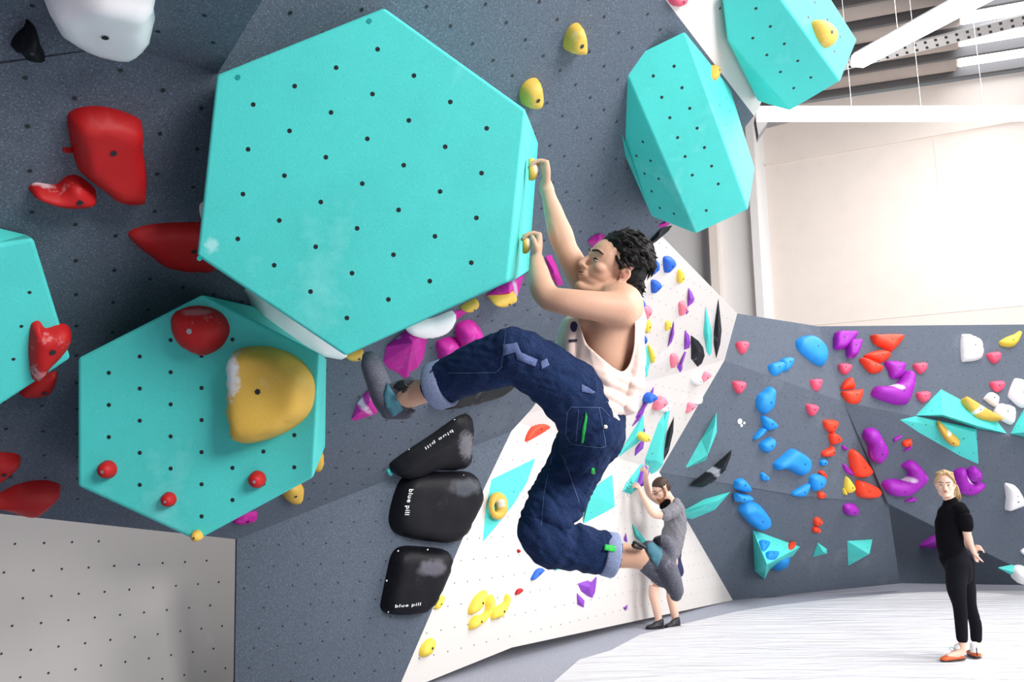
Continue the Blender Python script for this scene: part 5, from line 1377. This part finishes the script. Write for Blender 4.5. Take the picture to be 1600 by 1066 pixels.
def cuff(c0, c1, r0, r1, lab):
    """turned-up cuff: a rounded band, hollow"""
    d = (c1-c0).normalized(); a = d.orthogonal().normalized(); b_ = d.cross(a); V = []; Fc = []; seg = 32
    ln = (c1-c0).length
    prof = [(0, r0*.98), (0, r0+.006), (.12, r0+.010), (.85, r1+.010), (1.0, r1+.006), (1.02, r1), (.9, r1-.005), (.1, r0-.004)]
    for k, (t, r) in enumerate(prof):
        for i in range(seg):
            w = 2*math.pi*i/seg; rr_ = r+.0025*math.sin(3*w+k*.1)
            V.append(c0+d*(ln*t)+a*(rr_*math.cos(w))+b_*(rr_*math.sin(w)))
    K_ = len(prof)
    for k in range(K_):
        for i in range(seg): Fc.append([k*seg+i, k*seg+(i+1) % seg, ((k+1) % K_)*seg+(i+1) % seg, ((k+1) % K_)*seg+i])
    o = link('turned_up_cuff', V, Fc, 'cuff', smooth=True); bake_origin(o); adopt(jo, o); o['label'] = lab; return o
cuff(K(699, 598, 2.70), K(676, 605.5, 2.72), .073, .073, 'pale blue inside of the turned-up denim')
cuff(K(941, 865, 2.795), K(962, 869, 2.80), .066, .069, 'pale blue inside of the turned-up denim')
# details of the jeans
decal('pocket_slit', jo, [(915, 644), (917, 650), (915, 672), (912, 692), (908.5, 692), (910, 670)], 'green')
decal('back_label', jo, [(924, 731), (928, 731), (930, 740), (926, 741), (923, 737)], 'green')
bt_ = decal('button', jo, circ(945, 666.5, 3.0, 10), 'metalb', lift=.005)
decal('knee_patch', jo, [(844, 565), (854, 560), (858, 571), (846, 577)], 'patch')
decal('hammer_loop', jo, [(786, 539), (808, 536), (815, 551), (840, 562), (836, 573), (808, 562), (805, 551), (786, 556)], 'patch')
decal('waist_loop', jo, [(908, 600), (920, 606), (930, 613), (925, 616), (908, 612)], 'patch')
for pts in ([(886, 645), (893, 636), (940, 637), (952, 650)], [(886, 645), (884, 680), (892, 694), (938, 700), (946, 698)], [(936, 637), (942, 668), (947, 698)], [(904, 640), (900, 690)],
            [(838, 538), (846, 580), (850, 620), (856, 655)], [(700, 583), (740, 583), (775, 582), (786, 572)], [(790, 520), (787, 545), (783, 575)], [(862, 715), (850, 770), (846, 820)],
            [(880, 712), (893, 750), (905, 785)]):
    seam('stitching', jo, dens(pts), 'stitch', w=.45)
decal('shirt_print', to, circ(896.5, 511, 5.5, 10, 1.5), 'print', parent=to)
decal('shirt_print', to, [(889, 531), (902, 530), (902, 534), (889, 535)], 'print', parent=to)
# cuff tab
decal('cuff_tab', jo, [(943, 851), (961, 855), (960, 864), (942, 860)], 'green', lift=.012) 
# climbing shoes
def shoe(poly_pts, radii, name_lab, panel, hole, strap):
    B = Blob()
    for pts, rad in zip(poly_pts, radii): B.spl([K(*p) for p in pts], rad, n=5, flat=DV)
    o = B.fuse('climbing_shoe', ['shoe', 'rubber'], .004, smooth=4); adopt(bo, o)
    decal('side_panel', o, panel, 'shoeteal', lift=.002)
    if hole: decal('opening', o, hole, 'rubber', lift=.002)
    B = Blob(); B.spl([K(*p) for p in strap], [.006]*len(strap), n=4, seg=8); s_ = B.fuse('pull_loop', 'rubber', 1, raw=True); adopt(o, s_)
    return o
s1 = shoe([[(631, 628, 2.765), (612, 634, 2.78), (600, 620, 2.79), (588, 590, 2.80), (580, 570, 2.80), (577, 559, 2.80)], [(634, 644, 2.765), (606, 644, 2.78)], [(640, 598, 2.75), (615, 612, 2.77)], [(648, 642, 2.75), (640, 644, 2.75)]],
     [[(.036, .036), (.048, .044), (.050, .044), (.048, .040), (.042, .036), (.032, .026)], [.026, .026], [.022, .03], [.006, .01]], '',
     [(604, 598), (622, 622), (630, 641), (615, 651), (602, 635), (600, 615)], [(608, 583), (620, 587), (634, 598), (636, 604), (626, 612), (615, 605)],
     [(632, 600, 2.70), (636, 606, 2.70), (630, 612, 2.70)])
s2 = shoe([[(1010, 878, 2.79), (1028, 872, 2.79), (1038, 882, 2.785), (1048, 904, 2.78), (1055, 922, 2.78), (1056, 930, 2.78)], [(1030, 848, 2.79), (1042, 850, 2.79), (1044, 878, 2.79)], [(1008, 884, 2.79), (1035, 905, 2.79)], [(1014, 858, 2.78), (1026, 872, 2.78)]],
     [[(.044, .036), (.044, .042), (.045, .040), (.045, .036), (.038, .030), (.026, .022)], [(.026, .024), (.032, .026), (.036, .028)], [.026, .03], [.030, .032]], '',
     [(1008, 852), (1020, 848), (1034, 858), (1035, 868), (1027, 886), (1016, 873)], [(1022, 842), (1034, 838), (1035, 853), (1026, 852)],
     [(1008, 856, 2.735), (998, 850, 2.735), (991, 848, 2.735), (990, 854, 2.735), (1002, 857, 2.735)])

# ============================== standing people, shared builder
def std_head(B, H, X, up, s):
    Zq = (up-X*up.dot(X)).normalized(); Yq = Zq.cross(X); return head_blob(B, H, X, Yq, Zq, s), X, Yq, Zq

# ---- woman, hands clasped behind her back, on the white sheet
FW = floor_at(1490, 1031, .03); YW = FW.y
def W_(x, y, dy=0): return PY(x, y, YW+dy)
wb = Blob()
Hd = W_(1477, 758, 0); Xw = CV(-.50, .02, -.86).normalized()
wb.spl([W_(1487, 797), W_(1484, 783), W_(1480, 770)], [.055, .048, .046], n=4)
Lw, Xw, Yw, Zw = std_head(wb, Hd, Xw, Vector((.02, 0, 1)), .93)
wb.spl([W_(1488, 792), W_(1484, 815), W_(1485, 840), W_(1488, 862), W_(1497, 885), W_(1499, 900)], [(.085, .045), (.110, .070), (.10, .07), (.09, .068), (.115, .085), (.10, .08)], flat=Vector((1, 0, 0)).cross(Vector((0, 0, 1))), n=5, seg=20)
# arms: near arm down and behind, far arm hidden, hands clasped
wb.spl([W_(1500, 797, -.13), W_(1508, 818, -.17), W_(1512, 838, -.16), W_(1518, 856, -.10), W_(1521, 864, -.06)], [.041, .038, .034, .026, .020], n=5)
wb.spl([W_(1492, 797, .15), W_(1500, 830, .19), W_(1512, 850, .12), W_(1524, 862, .02)], [.038, .036, .032, .02], n=5)
for i in range(4):
    a = W_(1521+1.0*i, 866+3.0*i, -.05); wb.spl([W_(1521, 862, -.05), a, a+CV(.035, -.010-.004*i, .02), a+CV(.062-.008*i, -.020+.012*(i < 2), .03)], [.013, .011, .008, .0065], n=3, seg=8)
    a = W_(1524+1.2*i, 853+2.0*i, -.01); wb.spl([W_(1523, 860, .0), a, a+CV(.030, .0, -.02), a+CV(.045, -.022, -.02)], [.013, .010, .008, .0065], n=3, seg=8)
wb.spl([W_(1522, 864, -.06), W_(1530, 873, -.07), W_(1536, 878, -.06)], [.013, .010, .007], n=3, seg=8)
# legs
NL_ = [(1496, 880, -.06), (1494, 915, -.07), (1500, 950, -.06), (1502, 978, -.05), (1504, 1003, -.05), (1503, 1016, -.05)]
FL_ = [(1505, 882, .08), (1509, 918, .10), (1516, 950, .12), (1524, 975, .16), (1526, 1003, .16), (1527, 1016, .16)]
lr = [.078, .062, .045, .038, .033, .034]
for Lg in (NL_, FL_): wb.spl([W_(*p) for p in Lg], lr, n=5)
wb.spl([W_(1503, 1016, -.05), W_(1496, 1022, -.06), W_(1482, 1026, -.08)], [.034, .03, .026], n=4)
wb.spl([W_(1530, 1016, .16), W_(1531, 1022, .10)], [.034, .03], n=4)
woman = empty('person', Vector((FW.x, FW.y, .03)), 'woman with a blond ponytail in black t-shirt and leggings, hands clasped behind her back', 'person')
wo = wb.fuse('body', 'skinw', .0065, smooth=3); adopt(woman, wo)
for o in head_parts(Lw, .93, Xw, Yw, Zw, op=1.9, brow='brown'): adopt(wo, o)
hb = Blob()
hb.ell(Lw(-.024, 0, .060), (.090, .079, .076), Xw, Yw, Zw); hb.ell(Lw(-.05, 0, .012), (.060, .070, .07), Xw, Yw, Zw)
for q in (1, -1): hb.spl([Lw(.05, .03*q, .115), Lw(.045, .062*q, .075), Lw(.01, .080*q, .035), Lw(-.03, .082*q, .0)], [.014, .015, .013, .012], n=4, seg=8)
rr = random.Random(9)
for i in range(90):
    yy = rr.uniform(-.07, .07)
    hb.spl([Lw(.055, yy*.5, .112), Lw(.0, yy, .145-abs(yy)*.4), Lw(-.07, yy, .09), Lw(-.105, yy*.4, .02)], [.005, .007, .006, .005], n=3, seg=6)
for i in range(26):
    a, b_ = rr.uniform(-.02, .02), rr.uniform(-.02, .02)
    hb.spl([Lw(-.085, .035+a*.4, .02), Lw(-.10, .07+a, -.02+b_), Lw(-.095, .085+a*1.2, -.08+b_), Lw(-.085+b_, .095+a*1.4, -.145+b_)], [.009, .011, .009, .003], n=4, seg=6)
ho = hb.fuse('hair', 'blond', .0045, smooth=1); adopt(wo, ho)
tb = Blob()
tb.spl([W_(1489, 790), W_(1485, 802), W_(1483, 820), W_(1484, 845), W_(1487, 865), W_(1491, 877)], [(.085, .050), (.14, .085), (.14, .104), (.125, .103), (.122, .100), (.135, .104)], flat=Vector((0, 1, 0)), n=5, seg=22)
tb.spl([W_(1499, 795, -.10), W_(1506, 808, -.16), W_(1510, 823, -.17)], [.060, .060, .054], n=4)
tb.ell(W_(1500, 797, -.10), .062)
tb.spl([W_(1492, 795, .13), W_(1498, 810, .18), W_(1501, 822, .19)], [.060, .060, .056], n=4)
tb.spl([W_(1486, 786), W_(1487, 796)], [.062, .085], n=3)
to2 = tb.fuse('t_shirt', 'tee', .0075, smooth=4); wrinkle(to2, .005, Vector((.4, 0, 1)), 14, 4, 5); adopt(wo, to2)
lb_ = Blob()
for Lg, sc in ((NL_, 1), (FL_, 1)):
    pts = [W_(*p) for p in Lg[:4]]+[W_(Lg[3][0]*.35+Lg[4][0]*.65, 998, Lg[4][2])]; lb_.spl(pts, [.098, .080, .056, .050, .046], n=5)
lb_.spl([W_(1489, 862), W_(1496, 882), W_(1499, 898)], [(.125, .098), (.145, .108), (.12, .10)], flat=Vector((0, 1, 0)), n=4, seg=20)
lo = lb_.fuse('leggings', 'legging', .0075, smooth=3); adopt(wo, lo)
def flat_shoe(heel, toe, w_, m, par, sole='rubber', hh=.075, name='climbing_shoe'):
    d = (toe-heel); d.z = 0; L0 = d.length; d.normalize(); sdv = Vector((-d.y, d.x, 0)); B = Blob()
    z0 = heel.z
    def Q(t, h, s_=0): return Vector((heel.x, heel.y, z0))+d*(L0*t)+Vector((0, 0, h))+sdv*s_
    B.spl([Q(.10, .036), Q(.35, .034), Q(.65, .028), Q(.88, .022), Q(.97, .018)], [(.030, w_*.75), (.030, w_*.85), (.025, w_), (.020, w_*.8), (.014, w_*.5)], flat=Vector((0, 0, 1)), n=4)
    B.spl([Q(.14, .04), Q(.15, hh)], [.037, .036], n=3); B.spl([Q(.22, .06), Q(.5, .048)], [.034, .026], n=3)
    o = B.fuse(name, m, .006, smooth=2); adopt(par, o)
    B = Blob(); B.spl([Q(.02, .012), Q(.3, .010), Q(.65, .010), Q(.98, .012)], [(.011, w_*.8), (.010, w_*.8), (.010, w_*1.04), (.010, w_*.5)], flat=Vector((0, 0, 1)), n=4)
    s_ = B.fuse('sole', sole, .005, smooth=2); adopt(o, s_)
    B = Blob(); B.spl([Q(.02, .03), Q(-.01, .07), Q(.0, .10), Q(.05, .085)], [.010, .008, .006, .006], n=4, seg=8); t_ = B.fuse('heel_tab', sole, 1, raw=True); adopt(o, t_)
    return o, Q
z1 = .03
wh_ = Vector((W_(1508, 1030, -.05).x, YW-.02, z1)); wt = Vector((W_(1466, 1030, -.05).x, YW-.10, z1))
so, Q = flat_shoe(wh_, wt, .042, 'orangeshoe', wo)
B = Blob(); B.spl([Q(.15, .06), Q(.15, .10)], [.041, .040], n=3); k_ = B.fuse('sock', 'sock', .006, smooth=1); adopt(wo, k_)
B = Blob(); 
for t in (.38, .46, .54): B.spl([Q(t, .062-.02*(t-.38)*5, -.025), Q(t+.02, .075-.02*(t-.38)*5, 0), Q(t, .062-.02*(t-.38)*5, .025)], [.004]*3, n=3, seg=6)
B.spl([Q(.40, .08, 0), Q(.34, .105, -.02), Q(.44, .10, -.035), Q(.40, .075, -.01)], [.0035]*4, n=3, seg=6)
k_ = B.fuse('laces', 'bluelace', 1, raw=True); adopt(so, k_)
wh2 = Vector((W_(1530, 1029, .0).x, YW+.03, z1)); wt2 = Vector((wh2.x+.05, YW+.24, z1))
so2, Q = flat_shoe(wh2, wt2, .042, 'orangeshoe', wo)
B = Blob(); B.spl([Q(.15, .06), Q(.15, .10)], [.041, .040], n=3); k_ = B.fuse('sock', 'sock', .006, smooth=1); adopt(wo, k_)

# ---- man reaching to the turquoise volume
FM_ = floor_at(1036, 980, 0); YM = FM_.y
def N_(x, y, dy=0): return PY(x, y, YM+dy)
nb_ = Blob()
Xn = CV(-.84, -.46, -.28).normalized()
Hn = N_(1034, 766, 0)
nb_.spl([N_(1054, 795), N_(1048, 783), N_(1041, 774)], [.06, .056, .054], n=4)
Ln, Xn, Yn, Zn = std_head(nb_, Hn, Xn, Vector((-.3, 0, 1)), 1.02)
nb_.spl([N_(1055, 792), N_(1054, 815), N_(1049, 840), N_(1045, 865), N_(1045, 880)], [(.12, .07), (.165, .105), (.15, .10), (.15, .10), (.14, .10)], flat=Vector((0, 1, 0)), n=5, seg=20)
nb_.spl([N_(1058, 792, -.16), N_(1044, 803, -.22), N_(1022, 804, -.26), N_(1010, 786, -.20), N_(1001, 769, -.10), N_(999, 762, -.06)], [.055, .048, .040, .036, .028, .024], n=5)
nb_.spl([N_(1050, 790, .16), N_(1034, 785, .26), N_(1018, 776, .30), N_(1011, 762, .22), N_(1009, 745, .10), N_(1010, 738, .05)], [.055, .045, .038, .036, .028, .024], n=5)
for i in range(4):
    a = N_(997-.6*i, 757+1.6*i, -.06+.0*i); nb_.spl([N_(999, 762, -.06), a, a+CV(-.030, .012-.006*i, .03), a+CV(-.048, -.012, .05)], [.015, .012, .009, .007], n=3, seg=8)
    a = N_(1008-.4*i, 733+1.2*i, .05); nb_.spl([N_(1010, 740, .05), a, a+CV(-.020, .020-.006*i, .03), a+CV(-.042, .006-.006*i, .05)], [.015, .012, .009, .007], n=3, seg=8)
nb_.spl([N_(1000, 763, -.06), N_(995, 762, -.08), N_(991, 759, -.06)], [.013, .010, .008], n=3, seg=8)
nb_.spl([N_(1010, 738, .04), N_(1013, 731, .02), N_(1010, 727, .02)], [.013, .010, .008], n=3, seg=8)
A_ = [(1040, 872, -.08), (1028, 905, -.10), (1021, 925, -.10), (1026, 950, -.10), (1029, 968, -.10)]
B__ = [(1050, 872, .08), (1052, 905, .06), (1049, 930, .05), (1053, 952, .03), (1055, 966, .03)]
for Lg in (A_, B__): nb_.spl([N_(*p) for p in Lg], [.085, .068, .056, .050, .038], n=5)
nb_.spl([N_(1029, 968, -.1), N_(1026, 975, -.1)], [.036, .034], n=3); nb_.spl([N_(1055, 966, .03), N_(1053, 975, .03)], [.036, .034], n=3)
man = empty('person', FM_, 'bearded man with glasses in a grey t-shirt and navy shorts reaching up to a hold', 'person')
mo = nb_.fuse('body', 'skinw', .007, smooth=3); adopt(man, mo)
for o in head_parts(Ln, 1.02, Xn, Yn, Zn, brow='brown'): adopt(mo, o)
hb = Blob(); hb.ell(Ln(-.020, 0, .062), (.100, .084, .080), Xn, Yn, Zn); hb.ell(Ln(-.052, 0, .015), (.066, .077, .07), Xn, Yn, Zn)
for q in (1, -1): hb.spl([Ln(.004, .078*q, .05), Ln(.006, .080*q, .02)], [.013, .008], n=3, seg=8)
o = hb.fuse('hair', 'brown', .005, smooth=1); wrinkle(o, .003, Vector((0, 0, 1)), 60, 60, 1); adopt(mo, o)
hb = Blob()
for q in (1, -1): hb.spl([Ln(.004, .073*q, .0), Ln(.01, .066*q, -.045), Ln(.05, .045*q, -.085), Ln(.088, .01*q, -.098)], [.008, .014, .018, .020], n=4, seg=8)
hb.spl([Ln(.088, -.03, -.075), Ln(.106, 0, -.068), Ln(.088, .03, -.075)], [.010, .009, .010], n=3, seg=8)
o = hb.fuse('beard', 'beard', .0045, smooth=1); adopt(mo, o)
hb = Blob()
for q in (1, -1):
    c = [Ln(.103, (.032+.022*math.cos(t))*q, .004+.017*math.sin(t)) for t in [i*math.pi/5 for i in range(11)]]; hb.ring_tube(c, [.0028]*11, seg=6)
    hb.ring_tube([Ln(.10, .054*q, .008), Ln(.05, .076*q, .012), Ln(-.01, .086*q, .012)], [.0028]*3, seg=6)
hb.ring_tube([Ln(.104, -.010, .008), Ln(.106, .010, .008)], [.0028]*2, seg=6)
o = hb.fuse('glasses', 'rubber', 1, raw=True); adopt(mo, o)
hb = Blob(); hb.ell(Ln(.075, .01, -.155), (.055, .05, .045), Xn, Yn, Zn); hb.spl([Ln(.03, .06, -.13), Ln(.06, .03, -.15), Ln(.06, -.03, -.15)], [.03, .04, .03], n=4)
o = hb.fuse('chin_cloth', 'tee', .006, smooth=2); wrinkle(o, .004, Vector((0, 0, 1)), 40, 30, 2); adopt(mo, o)  # piece of black cloth below the chin
tb = Blob()
tb.spl([N_(1056, 786), N_(1057, 797), N_(1055, 820), N_(1050, 845), N_(1045, 862)], [(.09, .055), (.19, .085), (.175, .125), (.168, .125), (.17, .13)], flat=Vector((0, 1, 0)), n=5, seg=22)
tb.spl([N_(1058, 793, -.15), N_(1048, 801, -.21), N_(1040, 805, -.235)], [.072, .070, .066], n=4)
tb.spl([N_(1050, 791, .15), N_(1040, 788, .23)], [.070, .062], n=4)
o = tb.fuse('t_shirt', 'greytee', .008, smooth=4); wrinkle(o, .008, Vector((.8, 0, .5)), 12, 3, 7); adopt(mo, o)
tb = Blob()
for Lg, y2 in ((A_, 890), (B__, 892)): tb.spl([N_(Lg[0][0], 862, Lg[0][2]), N_(Lg[0][0]-1, 875, Lg[0][2]), N_(Lg[1][0]+3, y2, Lg[1][2])], [.11, .108, .098], n=4)
o = tb.fuse('shorts', 'navy', .008, smooth=3); adopt(mo, o)
for hx, tx, dy, dty in ((1036, 1009, -.10, -.14), (1061, 1039, .03, -.06)):
    h_ = N_(hx, 975, dy); t_ = N_(tx, 980, dty); h_.z = 0; t_.z = 0; h_.y = YM+dy; t_.y = YM+dty-.03
    flat_shoe(h_, t_, .045, 'rubber', mo)

# ------------------------------------------------------------------ chalk smears on the holds that carry them
def by(text): 
    r = [o for o in COL.objects if text in o.get('label', '')]
    return r[0] if r else None
pale = (.55, .52, .60)
for text, x, y, wx, wy, col, st, ang in [
    ('big mustard D-shaped', 374, 590, 15, 42, (.80, .80, .84), .95, 0),
    ('large red dome', 312, 492, 26, 8, (.50, .22, .24), .7, 0),
    ('large chalky magenta hold above', 628, 534, 18, 9, (.55, .42, .58), .9, 35),
    ('chalky magenta hold below', 566, 628, 7, 22, (.75, .62, .74), .9, -30),
    ('narrow-tailed glossy black', 729, 697, 12, 24, (.22, .21, .24), .8, 0),
    ('largest black hold', 728, 762, 26, 15, (.07, .075, .09), .9, 0),
    ('lowest of the three lettered', 676, 888, 24, 14, (.13, .12, .15), .9, 0),
    ('small chalky red hold', 78, 297, 16, 8, (.75, .55, .58), .9, 0),
    ('red heart-shaped', 100, 522, 12, 12, (.62, .35, .40), .9, 0),
    ('kidney-shaped', 1361, 700, 6, 12, (.72, .60, .78), .9, 0),
    ('large banana-shaped', 1415, 748, 14, 5, (.75, .62, .80), .9, 20),
    ('large J-shaped', 1398, 604, 12, 5, (.75, .62, .80), .9, 25),
    ('purple crescent hold', 1512, 749, 5, 9, (.75, .62, .80), .9, -30),
    ('black wedge volume', 1112, 735, 20, 7, (.45, .45, .50), .9, 32),
    ('mustard banana hold', 1483, 676, 9, 5, (.80, .77, .75), .85, -40),
    ('large mustard half-moon', 1528, 640, 22, 4, (.80, .78, .76), .8, -32),
    ('mustard jug in the climber\'s upper', 838, 262, 5, 15, (.82, .76, .66), .8, 0),
    ('mustard jug in the climber\'s lower', 826, 377, 4, 14, (.82, .78, .72), .8, 0),
    ('yellow ring-shaped', 783, 787, 8, 7, (.85, .82, .75), .9, 0),
    ('dark purple wedge', 806, 455, 4, 18, (.55, .45, .62), .8, -20),
    ('upper mustard egg', 898, 66, 7, 9, (.80, .66, .42), .6, 0),
]:
    o = by(text)
    if o: chalk_patch(o, x, y, wx, wy, col, st, ang)
chalk_patch(v1, 336, 388, 12, 13, (.42, .80, .80), .8, 0)
